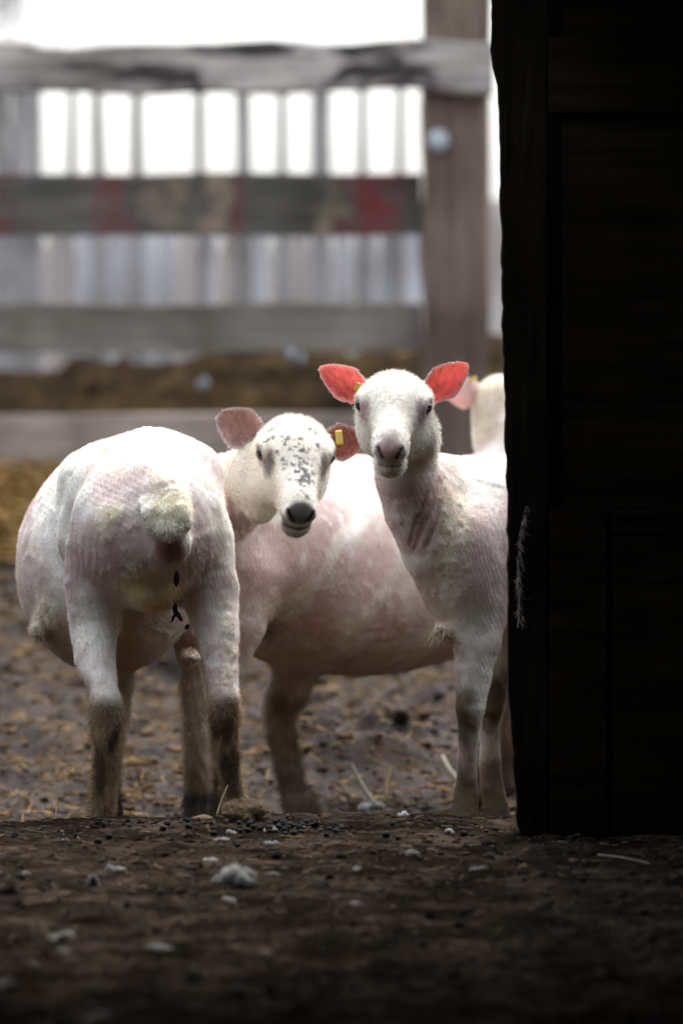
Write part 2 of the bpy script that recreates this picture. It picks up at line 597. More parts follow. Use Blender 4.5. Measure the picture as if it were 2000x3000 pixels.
def box_faces(c, ax, hs, bev=0.15):
    """bevelled box from centre, 3 axes (rows) and half sizes"""
    import bmesh
    bm = bmesh.new()
    bmesh.ops.create_cube(bm, size=2.0)
    for v in bm.verts:
        p = np.array(v.co) * np.array(hs)
        v.co = Vector(np.array(c) + p @ np.array(ax))
    bmesh.ops.bevel(bm, geom=bm.edges[:], offset=min(hs) * bev, segments=2, profile=0.5, affect='EDGES')
    V = np.array([list(v.co) for v in bm.verts]); bm.verts.index_update()
    Fq = [[v.index for v in f.verts] for f in bm.faces]
    bm.free()
    return V, Fq

SKIN = np.array([0.60, 0.43, 0.395]); WHITE = np.array([0.82, 0.77, 0.67]); CREAM = np.array([0.72, 0.63, 0.45])
DIRT = np.array([0.22, 0.145, 0.08]); BROWN = np.array([0.25, 0.17, 0.12]); FACE = np.array([0.83, 0.785, 0.69])

def mixv(c, tgt, m):
    return c * (1 - m[:, None]) + np.array(tgt) * m[:, None]

def blob(v, c, r, soft=0.5, seed=3, amp=0.35, scale=60, stretch=(1, 1, 1)):
    d = np.linalg.norm((v - np.array(c)) / np.array(stretch), axis=1) / r
    d = d + amp * fbm(v, scale, 3, seed)
    return 1 - sstep(1 - soft, 1 + soft * 0.3, d)

def hide_colours(v, seed, streak=(9, 9, 3.2), pink=0.5):
    """pink skin showing through patches of short white stubble"""
    q = v * np.array(streak)
    n = fbm(q, 1.0, 4, seed)
    m = sstep(-0.14, 0.16, n + (pink - 0.5))
    c = np.tile(WHITE, (len(v), 1))
    c = mixv(c, SKIN, m * 0.9)
    g = sstep(0.18, 0.42, fbm(v, 7, 3, seed + 5))
    c = mixv(c, CREAM, g * 0.35)
    sp = sstep(0.40, 0.62, vnoise(v, 55, seed + 9))
    c = mixv(c, np.array([.86, .84, .78]), sp * 0.5)
    return c

def shear_marks(v, vn, c, stretch, seed, amt=1.0, mask=None):
    q = v * np.array(stretch)
    q = q + .35 * np.stack([vnoise(v, 9, seed + 1), vnoise(v, 9, seed + 2), vnoise(v, 9, seed + 3)], 1)
    r = 1 - np.abs(fbm(q, 1.0, 2, seed)) * 2.6
    r = sstep(.62, .97, r)
    brk = sstep(-.15, .35, vnoise(v, 24, seed + 4))
    m = r * brk * amt
    dots = sstep(.45, .75, vnoise(v, 135, seed + 6)) * sstep(.0, .3, vnoise(v, 11, seed + 7)) * amt
    if mask is not None: m = m * mask; dots = dots * mask
    v = v + vn * (m * .0017 + dots * .0020)[:, None]
    c = mixv(c, [.86, .83, .76], m * .65)
    c = mixv(c, [.88, .86, .80], dots * .6)
    gr = sstep(.1, .5, fbm(v, 13, 4, seed + 8))
    c = mixv(c, [.56, .45, .33], gr * .35 * amt)
    return v, c

def tag_on(name_parent, c, ax, hs):
    V, Fq = box_faces(c, ax, hs, 0.3)
    return mesh_obj('ear_tag', V, Fq, M_TAG, name_parent, smooth=False)

def eyes(root, W, fr, mat, amber=False):
    O, R, sc = fr
    for q in (-1, 1):
        c = W((q * .0565, .0585, .0045))
        V, Fq = ball(c, .0118 * sc, (1, 1.15, 1), R)
        e = mesh_obj('eye', V, Fq, mat, root)
        c2 = W((q * .0600, .0620, .0085))
        V, Fq = ball(c2, .0085 * sc, (0.9, 1.2, 0.65), R)
        mesh_obj('pupil', V, Fq, M_PUPIL, e)

NOSTRIL = .0040
def face_colours(v, c, W, fr, nose_col, lid_col):
    O, R, sc = fr
    loc = ((v - O) @ R.T) / sc
    x, y, z = loc.T
    inhead = sstep(-0.10, -0.05, y) * (1 - sstep(.10, .13, np.abs(x))) * sstep(-.15, -.11, z) * (1 - sstep(.26, .3, y)) * (np.linalg.norm(loc, axis=1) < .26)
    n = fbm(v, 45, 3, 40)
    c = mixv(c, FACE * (1 + 0.0), inhead * 0.95)
    c = mixv(c, CREAM, inhead * sstep(0.1, 0.5, n) * 0.22)
    nose = (1 - sstep(.8, 1.2, np.sqrt(((x) / .024) ** 2 + ((y - .208) / .024) ** 2 + ((z + .010) / .022) ** 2)))
    c = mixv(c, nose_col, nose * inhead * 0.9)
    for q in (-1, 1):
        d = np.sqrt(((x - q * .060) / .013) ** 2 + ((y - .060) / .022) ** 2 + ((z - .004) / .017) ** 2)
        c = mixv(c, lid_col, (1 - sstep(.7, 1.35, d)) * 0.6 * inhead)
        d = np.sqrt(((x - q * .060) / .0125) ** 2 + ((y - .058) / .0165) ** 2 + ((z - .003) / .0135) ** 2)
        c = mixv(c, np.array([.07, .045, .04]), (1 - sstep(.8, 1.08, d)) * 0.9 * inhead)
        d = np.sqrt(((x - q * .049) / .010) ** 2 + ((y - .084) / .022) ** 2 + ((z - .006) / .03) ** 2)
        c = mixv(c, lid_col, (1 - sstep(.5, 1.3, d)) * 0.55 * inhead)
        hh = np.clip(((x * q - .011) * .010 + (z + .026) * .018) / (.010 ** 2 + .018 ** 2), 0, 1)
        d = np.sqrt((x * q - .011 - hh * .010) ** 2 + (z + .026 - hh * .018) ** 2) / NOSTRIL + (y < .192) * 9
        c = mixv(c, np.array([.03, .02, .02]), (1 - sstep(.6, 1.05, d)) * inhead * 0.9)
    mouth = (1 - sstep(.0010, .0038, np.abs(z + .046 + 3 * x * x))) * sstep(.175, .19, y) * (np.abs(x) < .03)
    c = mixv(c, nose_col * 0.25, mouth * 0.85 * inhead)
    return c, loc, inhead

def leg_dirt(v, c, zlo, zhi, seed, amount=0.9, col=DIRT):
    n = fbm(v * np.array([1, 1, .5]), 30, 4, seed)
    m = 1 - sstep(zlo, zhi, v[:, 2] + n * 0.09)
    n2 = sstep(-0.35, 0.35, fbm(v * np.array([1, 1, .4]), 22, 3, seed + 3) + (zlo - v[:, 2]) * 3)
    return mixv(c, col, m * (0.35 + 0.65 * n2) * amount)

# ---------------------------------------------------------------- sheep one: rump to the camera, head turned back
def sheep_left():
    foot = P(470, 2420, 10.35); foot[2] = -0.06
    root = tag(empty('sheep', foot), 'shorn sheep with its rump to the camera and its speckled face turned back', 'sheep', 'freshly shorn sheep in the yard')
    s = Sdf()
    s.ell(P(432, 1535, 10.17), (px(232, 10.17), .235, px(232, 10.17)), None, .04)          # rump
    s.ell(P(455, 1420, 10.22), (px(150, 10.2), .20, px(160, 10.2)), None, .06)             # croup
    s.ell(P(322, 1650, 10.50), (px(272, 10.5), .33, px(322, 10.5)), None, .05)             # barrel
    s.ell(P(350, 1480, 10.40), (px(165, 10.5), .33, px(190, 10.4)), None, .06)
    s.ell(P(455, 1600, 10.80), (px(160, 10.8), .19, px(290, 10.8)), None, .06)             # shoulders
    s.chain([(500, 1510, 10.90, 150), (610, 1480, 10.84, 135), (690, 1440, 10.72, 108), (770, 1390, 10.60, 88)], .06, shrink=1.05, soft=True)
    # hind legs
    s.chain([(262, 1600, 10.14, 108), (268, 1740, 10.13, 94), (276, 1840, 10.12, 76), (278, 1925, 10.08, 62), (300, 2005, 10.03, 46),
             (310, 2062, 10.01, 50), (312, 2157, 10.02, 45), (309, 2263, 10.03, 38), (297, 2385, 10.04, 40), (290, 2450, 10.03, 42), (288, 2500, 10.00, 44)], .022)
    s.chain([(585, 1590, 10.14, 105), (610, 1700, 10.13, 90), (624, 1785, 10.12, 77), (642, 1870, 10.09, 64), (650, 1970, 10.05, 50),
             (657, 2050, 10.02, 47), (660, 2146, 10.03, 41), (676, 2263, 10.04, 34), (690, 2340, 10.04, 35), (698, 2440, 10.04, 38), (700, 2500, 10.01, 42)], .022)
    s.ell(P(455, 1705, 10.15), (px(105, 10.1), .09, px(62, 10.1)), None, .04)
    s.ell(P(448, 1728, 10.05), (px(72, 10.1), .055, px(52, 10.1)), None, .02)
    s.cone(P(508, 1640, 9.93), P(515, 1740, 9.98), .010, .012, .03, None, True)
    s.cone(P(205, 1400, 10.10), P(176, 1800, 10.15), .002, .014, .045, None, True)              # woolly udder
    # fore legs
    s.chain([(350, 1850, 10.72, 70), (348, 1980, 10.72, 44), (344, 2061, 10.72, 38), (338, 2157, 10.72, 31), (328, 2263, 10.73, 28), (325, 2350, 10.73, 30), (322, 2412, 10.71, 33)], .03)
    s.chain([(560, 1850, 10.66, 70), (580, 1960, 10.68, 48), (573, 2060, 10.68, 42), (572, 2146, 10.68, 37), (574, 2263, 10.70, 36), (580, 2350, 10.70, 40), (584, 2412, 10.68, 42)], .03)
    # docked tail
    s.chain([(465, 1385, 10.00, 44), (478, 1440, 9.965, 62), (492, 1490, 9.94, 66), (498, 1520, 9.92, 60)], .035)
    for (x, y, D, r) in ((538, 1535, 9.905, 27), (520, 1500, 9.905, 34), (450, 1505, 9.915, 38), (432, 1480, 9.935, 30), (488, 1550, 9.895, 30), (515, 1558, 9.895, 24),
                         (455, 1540, 9.91, 26), (500, 1460, 9.93, 38), (450, 1440, 9.95, 34), (480, 1405, 9.975, 32)):
        s.ell(P(x, y, D), (px(r, D), px(r, D) * .85, px(r, D) * .9), None, .008)
    s.ell(P(495, 1600, 9.955), (px(58, 10), .030, px(60, 10)), None, .03)                    # bare skin under the tail
    s.cone(P(500, 1575, 9.922), P(506, 1640, 9.930), .0030, .0022, .008, None, True)
    # hip bones and left-over tufts
    s.ell(P(585, 1370, 10.22), (px(50, 10), .07, px(45, 10)), None, .05)
    s.ell(P(235, 1385, 10.24), (px(50, 10), .07, px(45, 10)), None, .05)
    s.ell(P(340, 1520, 9.985), (px(40, 10), .012, px(34, 10)), None, .03)
    s.ell(P(118, 1845, 10.32), (px(30, 10.3), .03, px(24, 10.3)), None, .012)
    s.ell(P(150, 1790, 10.30), (px(34, 10.3), .04, px(40, 10.3)), None, .02)
    s.ell(P(560, 1925, 10.35), (px(26, 10.3), .03, px(16, 10.3)), None, .02)
    # head
    fr = head_frame(P(857, 1280, 10.54), P(881, 1471, 10.375), (1, 0.06, -0.13))
    W = add_head(s, fr, 1.0)
    s.chain([(775, 1370, 10.60, 62), (768, 1440, 10.58, 50), (764, 1500, 10.58, 34)], .05, shrink=1.0, soft=True)                          # loose throat wool
    v, q = s.mesh(0.0044, 2)
    vn, _ = vnormals(v, q)
    c = hide_colours(v, 3, (10, 6, 4.5), .48)
    # relief: folds on the neck, soft lumps elsewhere
    loc = ((v - fr[0]) @ fr[1].T) / fr[2]
    inh = (np.linalg.norm(loc - np.array([0, .08, -.02]), axis=1) < .155)
    amp = np.where(inh, 0.0008, 0.0035)
    v = v + vn * (fbm(v, 22, 3, 8) * amp)[:, None]
    neck = np.exp(-((v[:, 0] - P(650, 1450, 10.75)[0]) / .055) ** 2) * (v[:, 1] > 10.45) * (~inh)
    fold = np.sin((v[:, 0] * 1.0 + v[:, 2] * 0.22 + 0.015 * vnoise(v, 12, 4)) * 330)
    v = v + vn * (fold * neck * .0022)[:, None]
    v, c = shear_marks(v, vn, c, (7, 5, 13), 300, 1.0, (~inh) * sstep(.22, .3, v[:, 2]))
    c = mixv(c, [.50, .27, .26], neck * (0.5 + 0.5 * fold) * .9)
    # rump stubble, yellow wool, tail
    woolly = np.zeros(len(v))
    for (x, y, D, r, a) in ((472, 1420, 9.97, .030, .8), (495, 1500, 9.90, .046, 1), (345, 1510, 9.98, .024, .9), (315, 1545, 9.985, .026, .8), (168, 1530, 10.04, .018, .9), (168, 1580, 10.04, .018, .9),
                            (120, 1845, 10.32, .028, 1), (150, 1790, 10.3, .032, 1), (560, 1925, 10.35, .02, .8), (660, 1760, 10.05, .022, .8), (668, 1830, 10.05, .022, .8), (672, 1900, 10.03, .020, .8), (240, 1760, 10.04, .016, .8), (236, 1820, 10.04, .016, .8), (238, 1880, 10.03, .016, .8), (225, 1950, 10.0, .014, .7), (675, 1970, 9.99, .022, .7), (400, 1660, 9.98, .022, .7), (655, 1640, 10.05, .022, .5)):
        m = blob(v, P(x, y, D), r, .6, 12, .4, 50, (1, 2.6, 1.15)) * a
        woolly = np.maximum(woolly, m)
    lum = fbm(v, 75, 3, 14)
    v = v + vn * (woolly * (lum * .006 + .0015))[:, None]
    c = mixv(c, [.84, .79, .64], woolly * .85)
    c = mixv(c, CREAM * .75, woolly * (1 - sstep(-.4, .0, lum)) * .35)  # crease shade between the wool lumps, put into the colour
    for (x, y, D, r, st, a) in ((395, 1430, 9.98, .065, (1.5, 2, .8), .7), (590, 1520, 9.98, .04, (.8, 2, 1.2), .5), (400, 1560, 9.96, .04, (1, 2, 1), .5), (270, 1640, 10.02, .085, (.7, 2, 1.3), .6), (400, 1600, 9.95, .055, (1.0, 2, 1.1), .35), (600, 1650, 10.02, .05, (.6, 2, 1.6), .45), (100, 1700, 10.3, .08, (.6, 3, 1.2), .5), (300, 1900, 10.0, .04, (.6, 2, 1.6), .5), (655, 1880, 10.0, .03, (.5, 2, 1.8), .5), (560, 1450, 10.1, .05, (1, 3, 1), .35)):
        c = mixv(c, SKIN * .95, blob(v, P(x, y, D), r, .7, 15, .5, 26, st) * a * (1 - woolly))
    ck = np.sin(v[:, 0] * 520 + 3.0 * vnoise(v * np.array([1, 1, .25]), 28, 16))
    tz = sstep(.28, .34, v[:, 2]) * (1 - sstep(.46, .56, v[:, 2])) * (v[:, 1] < 10.2) * sstep(-.1, .3, vnoise(v, 9, 17))
    v = v + vn * (ck * tz * .0006)[:, None]
    cc_ = np.sin(v[:, 2] * 560 + v[:, 0] * 240 + 3.0 * vnoise(v * np.array([.4, 1, .4]), 18, 18))
    tc = sstep(.50, .56, v[:, 2]) * (v[:, 1] < 10.4) * sstep(-.2, .2, vnoise(v, 8, 19))
    v = v + vn * (cc_ * tc * .0005)[:, None]
    c = mixv(c, [.82, .68, .38], blob(v, P(448, 1730, 10.02), .055, .5, 20, .4, 45, (1.3, 1.5, .9)) * .8)
    woolly = np.maximum(woolly, blob(v, P(450, 1740, 10.08), .055, .5, 20, .3, 45, (1.3, 1.5, .9)) * .8)
    c = mixv(c, [.34, .155, .115], blob(v, P(497, 1612, 9.92), .029, .45, 23, .2, 60, (1, 1.3, 1)) * .85)
    c = mixv(c, [.52, .20, .19], blob(v, P(503, 1612, 9.91), .012, .5, 24, .2, 60, (.8, 1.5, 1.5)) * .8)
    c = mixv(c, [.30, .18, .09], blob(v, P(530, 1640, 9.93), .016, .5, 25, .5, 60, (.5, 1.5, 2.0)) * .7)
    c = mixv(c, [.62, .40, .18], blob(v, P(375, 1330, 10.1), .07, .6, 26, .6, 22, (1.4, 2, .6)) * .22)
    # brown shade under the barrel, put into the colour
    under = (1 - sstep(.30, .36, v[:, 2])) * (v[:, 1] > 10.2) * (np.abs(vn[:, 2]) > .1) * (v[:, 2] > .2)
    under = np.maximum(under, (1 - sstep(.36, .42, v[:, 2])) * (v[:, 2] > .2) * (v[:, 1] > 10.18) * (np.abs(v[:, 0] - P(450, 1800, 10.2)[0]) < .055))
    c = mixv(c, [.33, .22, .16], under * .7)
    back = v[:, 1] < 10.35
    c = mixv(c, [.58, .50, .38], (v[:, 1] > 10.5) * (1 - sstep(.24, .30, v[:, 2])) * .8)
    c = np.where(back[:, None], leg_dirt(v, c, .205, .265, 31, .85), leg_dirt(v, c, .02, .12, 32, .8))
    c = mixv(c, [.40, .285, .17], (1 - sstep(.20, .26, v[:, 2] + .05 * fbm(v, 30, 3, 35))) * back * .7)
    lg = sstep(-.12, .16, fbm(v * np.array([1, 1, .4]), 34, 3, 33)) * (1 - sstep(.16, .24, v[:, 2]))
    c = mixv(c, [.46, .34, .21], lg * .75 * back)
    lg = sstep(.0, .2, fbm(v * np.array([1, 1, .35]), 26, 3, 34)) * (1 - sstep(.16, .24, v[:, 2]))
    c = mixv(c, [.055, .038, .025], lg * .75 * back)
    hoof = 1 - sstep(-.012, .012, v[:, 2])
    c = mixv(c, [.045, .035, .028], hoof * .9)
    # face
    c, loc, inhead = face_colours(v, c, W, fr, np.array([.055, .05, .05]), np.array([.20, .13, .11]))
    x, y, z = loc.T
    top = sstep(-.012, .02, z)
    n1 = fbm(v, 95, 3, 60); n2 = fbm(v, 260, 2, 61)
    spot = sstep(-.06, .2, .8 * n1 + .8 * n2 - .42 + .62 * np.exp(-(((x - .010) / .017) ** 2 + ((y - .155) / .035) ** 2)) + .36 * np.exp(-(((x - .012) / .022) ** 2 + ((y - .11) / .04) ** 2)) + .26 * np.exp(-((np.abs(x) - .034) / .016) ** 2 - ((y - .06) / .035) ** 2))
    c = mixv(c, [.075, .068, .072], spot * inhead * top * .85)
    for q_ in (-1, 1):
        c = mixv(c, [.16, .14, .145], (1 - sstep(.4, 1.2, np.sqrt(((x - q_ * .046) / .010) ** 2 + ((y - .088) / .022) ** 2 + ((z - .004) / .03) ** 2) + .3 * n1)) * .7)
    muz = (1 - sstep(.75, 1.25, np.sqrt((x / .024) ** 2 + ((y - .206) / .022) ** 2 + ((z + .014) / .020) ** 2 + 0) + .18 * fbm(v, 120, 2, 66)))
    c = mixv(c, [.07, .066, .06], muz * .9)
    for q_ in (-1, 1):
        hh = np.clip(((x * q_ - .011) * .010 + (z + .026) * .018) / (.010 ** 2 + .018 ** 2), 0, 1)
        dn_ = np.sqrt((x * q_ - .011 - hh * .010) ** 2 + (z + .026 - hh * .018) ** 2) / .0046 + (y < .192) * 9
        c = mixv(c, [.008, .007, .007], (1 - sstep(.6, 1.1, dn_)) * inhead)
    c = mixv(c, [.15, .14, .12], (1 - sstep(.8, 1.3, np.sqrt((x / .032) ** 2 + ((y - .19) / .03) ** 2 + ((z + .040) / .028) ** 2))) * .85 * (1 - muz))
    mo = (1 - sstep(.0010, .0038, np.abs(z + .046 + 3 * x * x))) * sstep(.175, .19, y) * (np.abs(x) < .03)
    c = mixv(c, [.02, .018, .016], mo * .9)
    # ears are part of the body mesh
    inner = (.36, .21, .185)
    E1 = ear(P(760, 1285, 10.57), P(636, 1216, 10.58), (0.25, 0, 1), (0.15, -1, -.15), px(112, 10.79), .34, inner, (.72, .64, .56), tipr=.42)
    E2 = ear(P(945, 1300, 10.58), P(1072, 1290, 10.61), (0, 0, 1), (-.1, -1, -.1), px(98, 10.79), .34, (.30, .10, .075), (.60, .50, .43), tipr=.45)
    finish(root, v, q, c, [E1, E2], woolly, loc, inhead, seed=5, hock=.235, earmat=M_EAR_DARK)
    eyes(root, W, fr, M_EYE_AMBER)
    R = fr[1]
    tag_on(root, P(993, 1282, 10.535), np.array([[.96, 0, .1], [0, 1, 0], [-.1, 0, 1]]), (px(10, 10.8), .007, px(20, 10.8)))
    # dung tags hanging in the wool
    for (x, y, D, L, w, an) in ((518, 1695, 9.985, .030, .0052, -.1), (514, 1785, 10.06, .028, .0042, .1), (527, 1806, 10.06, .020, .0036, .5), (549, 1836, 10.09, .012, .0040, -.8), (507, 1812, 10.06, .014, .003, -.3)):
        c0 = P(x, y, D)
        ax = np.array([[math.cos(an), 0, math.sin(an)], [0, 1, 0], [-math.sin(an), 0, math.cos(an)]])
        V, Fq = ball(c0, 1.0, (w, w, L / 2), ax, 10, 8)
        V = V + (vnoise(V, 160, 3) * .0018)[:, None]
        mesh_obj('dung_tag', V, Fq, M_DUNG, root)
    return root

M_DUNG = simple('dried_dung', (0.030, 0.019, 0.011), .9, .4, 120, .001, .5)
def finish(root, v, q, c, ears, woolly, loc, inhead, seed, hock=.2, fuzz=1.0, earmat=None):
    """build the body mesh (ears joined in) and its stubble"""
    c = np.clip(c, 0, 1)
    V = [v]; Q = [q]; K = [c]; mi = [np.zeros(len(q), int)]
    n = len(v)
    for (ev, ef, ec) in ears:
        V.append(ev); Q.append(ef + n); K.append(ec); mi.append(np.ones(len(ef), int)); n += len(ev)
    mesh_obj('body', np.concatenate(V), np.concatenate(Q), None, root, cols=np.concatenate(K), mats=[M_HIDE, earmat or M_EAR], mat_idx=np.concatenate(mi))
    z = v[:, 2]
    lowleg = 1 - sstep(hock - .03, hock + .02, z)
    L = np.full(len(v), .0030)
    L = L + woolly * .0080
    L = L + lowleg * .0075 * (.6 + .8 * (vnoise(v, 30, 44) > 0))
    L = np.where(inhead > .5, .0040 + .0045 * (loc[:, 1] < .03), L)
    L = np.where((inhead > .5) & (loc[:, 1] > .185), .0022, L)
    eye = np.minimum(np.linalg.norm(loc - np.array([.060, .059, .004]), axis=1), np.linalg.norm(loc - np.array([-.060, .059, .004]), axis=1))
    D = np.full(len(v), 55000.0 * fuzz)
    D = D + woolly * 160000 + lowleg * 90000 + (inhead > .5) * 160000
    D = np.where(eye < .017, 0, D)
    D = np.where((inhead > .5) & (loc[:, 1] > .195), 20000, D)
    fv, ft, fc = fibres(v, q, c, L, D, seed=seed, clump=.5)
    ev = np.concatenate([e[0] for e in ears]) if ears else None
    parts_v, parts_t, parts_c = [fv], [ft], [fc]
    k = len(fv)
    for e in ears:
        # fringe along the rim and down on the back
        d = np.full(len(e[0]), 70000.0); half = len(e[0]) // 2
        m = 11
        u = np.abs(-1 + 2 * (np.arange(half) % m) / (m - 1))
        d[:half] = np.where(u > .85, 200000, 8000)
        d[half:] = 130000
        wv, wt, wc = fibres(e[0], e[1], np.clip(e[2] * 0 + np.array([.78, .70, .66]), 0, 1), np.full(len(e[0]), .0042), d, (0, 0, -.2), seed=seed + 1, width=.0005)
        parts_v.append(wv); parts_t.append(wt + k); parts_c.append(wc); k += len(wv)
    mesh_obj('wool', np.concatenate(parts_v), np.concatenate(parts_t), M_HAIR, root, smooth=False, cols=np.concatenate(parts_c))

M_PELLET = simple('droppings', (0.010, 0.0085, 0.0075), .8, .3, 90, .001, .4)
M_PELLET.node_tree.nodes['Principled BSDF'].inputs['Specular IOR Level'].default_value = 0.12

def sheep_middle():
    foot = P(1000, 2400, 11.20); foot[2] = -0.06
    root = tag(empty('sheep', foot), 'round-bellied shorn sheep standing side-on behind the other two, its head looking away', 'sheep', 'freshly shorn sheep in the yard')
    s = Sdf()
    th = math.radians(33)
    R = np.array([[math.cos(th), math.sin(th), 0], [-math.sin(th), math.cos(th), 0], [0, 0, 1.0]])
    s.ell(P(1060, 1672, 11.23), (.385, .235, px(306, 11.23)), R, .05)      # barrel
    s.ell(P(1010, 1560, 11.20), (.36, .15, px(212, 11.20)), R, .06)
    s.ell(P(735, 1590, 10.97), (.20, .17, px(245, 11.00)), R, .06)       # hips
    s.ell(P(1380, 1600, 11.47), (.17, .17, px(265, 11.45)), R, .06)         # shoulders
    s.chain([(1470, 1520, 11.50, 150), (1500, 1400, 11.55, 110), (1486, 1270, 11.58, 96), (1474, 1190, 11.60, 84)], .04, shrink=1.0, soft=True)
    # near hind leg, hidden behind the first sheep
    s.chain([(700, 1690, 10.83, 140), (690, 1820, 10.81, 92), (660, 1950, 10.81, 60), (630, 2060, 10.83, 46), (640, 2160, 10.83, 38), (650, 2280, 10.83, 34), (662, 2380, 10.83, 38), (665, 2420, 10.81, 40)], .03)
    # far hind leg
    s.chain([(850, 1780, 11.20, 110), (866, 1870, 11.20, 88), (866, 1950, 11.20, 74), (845, 2021, 11.21, 66), (818, 2080, 11.23, 58), (822, 2147, 11.22, 47),
             (836, 2210, 11.21, 42), (848, 2268, 11.20, 40), (866, 2325, 11.19, 42), (886, 2372, 11.17, 52), (890, 2396, 11.16, 50)], .022)
    # fore legs
    s.chain([(1420, 1850, 11.35, 80), (1430, 2000, 11.35, 45), (1420, 2130, 11.35, 36), (1420, 2250, 11.35, 30), (1418, 2330, 11.34, 36)], .03)
    s.chain([(1470, 1850, 11.53, 80), (1490, 2000, 11.53, 44), (1489, 2120, 11.53, 36), (1488, 2240, 11.53, 30), (1490, 2315, 11.52, 36)], .03)
    # udder and teat
    s.ell(P(800, 1805, 11.01), (px(50, 10.95), .05, px(45, 10.95)), None, .03)
    s.cone(P(778, 1825, 10.97), P(772, 1868, 10.96), .012, .006, .008)
    s.chain([(790, 1740, 10.91, 40), (812, 1800, 10.93, 22)], .03)           # fold of the flank
    fr = head_frame(P(1482, 1165, 11.61), P(1560, 1260, 11.75), (1, -.55, 0))
    W = add_head(s, fr)
    v, q = s.mesh(0.0056, 2)
    vn, _ = vnormals(v, q)
    c = hide_colours(v, 77, (6, 6, 6), .60)
    # diagonal shearing lanes
    t = (v[:, 0] * .75 - v[:, 2] * .66)
    lane = np.sin(t * 46 + 2.2 * fbm(v, 6, 2, 71))
    c = mixv(c, SKIN * .93, sstep(-.1, .6, lane) * .42)
    c = mixv(c, WHITE * 1.03, sstep(.55, .95, -lane + .2 * vnoise(v, 40, 72)) * .75)
    v = v + vn * (fbm(v, 26, 3, 73) * .003 + sstep(.6, 1, -lane) * .0015)[:, None]
    v, c = shear_marks(v, vn, c, (9, 7, 9), 330, .7)
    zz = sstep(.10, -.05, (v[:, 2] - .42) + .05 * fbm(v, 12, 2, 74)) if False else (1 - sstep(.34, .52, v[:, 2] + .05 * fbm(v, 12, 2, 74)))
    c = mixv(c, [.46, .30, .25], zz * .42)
    for (x, y, D, r) in ((1190, 1850, 10.95, .018), (1125, 1948, 11.00, .02), (1245, 1835, 11.00, .015), (1085, 1895, 10.95, .012)):
        c = mixv(c, [.30, .17, .09], blob(v, P(x, y, D), r * 1.6, .7, 75, .5, 60, (1, 4, .8)) * .45)
    c = mixv(c, [.13, .065, .055], blob(v, P(775, 1835, 10.97), .03, .6, 76, .3, 60, (1, 2, 1.4)) * .85)
    c = mixv(c, [.26, .16, .11], blob(v, P(805, 1800, 10.95), .04, .6, 78, .5, 40, (1, 2, 1)) * .7)
    woolly = blob(v, P(800, 1760, 10.87), .04, .6, 79, .5, 40, (.6, 3, 1.3)) * .9
    woolly = np.maximum(woolly, blob(v, P(1090, 1820, 10.93), .02, .6, 79, .5, 50, (2, 3, .5)) * .6)
    c = mixv(c, CREAM * 1.05, woolly * .6)
    c = leg_dirt(v, c, .12, .33, 81, .95, [.20, .145, .09])
    c = mixv(c, [.10, .075, .05], (1 - sstep(-.03, .05, v[:, 2] + .03 * fbm(v, 30, 2, 82))) * .8)
    c, loc, inhead = face_colours(v, c, W, fr, np.array([.5, .3, .28]), np.array([.5, .3, .28]))
    E1 = ear(P(1400, 1150, 11.61), P(1300, 1150, 11.55), (0, 0, 1), (-.1, .9, .3), px(86, 11.55), .3, (.62, .30, .27), (.80, .62, .58))
    E2 = ear(P(1560, 1150, 11.61), P(1660, 1150, 11.55), (0, 0, 1), (.1, .9, .3), px(80, 11.55), .3, (.62, .30, .27), (.80, .62, .58))
    nap = blob(v, P(1425, 1170, 11.53), .06, .6, 85, .5, 40, (1, 3, 1.4))
    woolly = np.maximum(woolly, nap * .9)
    c = mixv(c, CREAM, nap * .35)
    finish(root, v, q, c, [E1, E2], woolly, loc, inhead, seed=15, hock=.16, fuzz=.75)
    eyes(root, W, fr, M_EYE)
    tag_on(root, P(1384, 1111, 11.58), np.array([[.95, 0, .3], [0, 1, 0], [-.3, 0, .95]]), (px(13, 11.55), .003, px(6, 11.55)))
    # dirty locks hanging on the hind leg
    tuft_strands(root, [(800 + random.uniform(-8, 40), 1800 + random.uniform(0, 80), 11.11, random.uniform(.03, .07)) for _ in range(45)], (.50, .44, .34))
    return root

def tuft_strands(root, specs, col, name='wool_lock', comb=(0, 0, -1), spread=.25, w=.0016):
    V, T, K = [], [], []
    for (x, y, D, L) in specs:
        p = P(x, y, D); d = np.array(comb, float) + RNG.normal(0, spread, 3); d /= np.linalg.norm(d)
        s = np.cross(d, RNG.normal(0, 1, 3)); s /= np.linalg.norm(s)
        k = len(V); n = 6
        cc = np.clip(np.array(col) * random.uniform(.6, 1.25), 0, 1)
        for i in range(n):
            t = i / (n - 1)
            ww = w * (1 - t * .8) * (1 + .3 * random.random())
            V += [p - s * ww, p + s * ww]; K += [cc, cc]
            p = p + d * L / n; d = d + RNG.normal(0, .22, 3); d /= np.linalg.norm(d)
        for i in range(n - 1):
            T.append([k + 2 * i, k + 2 * i + 1, k + 2 * i + 3]); T.append([k + 2 * i, k + 2 * i + 3, k + 2 * i + 2])
    return mesh_obj(name, np.array(V), np.array(T), M_HAIR, root, smooth=False, cols=np.array(K))

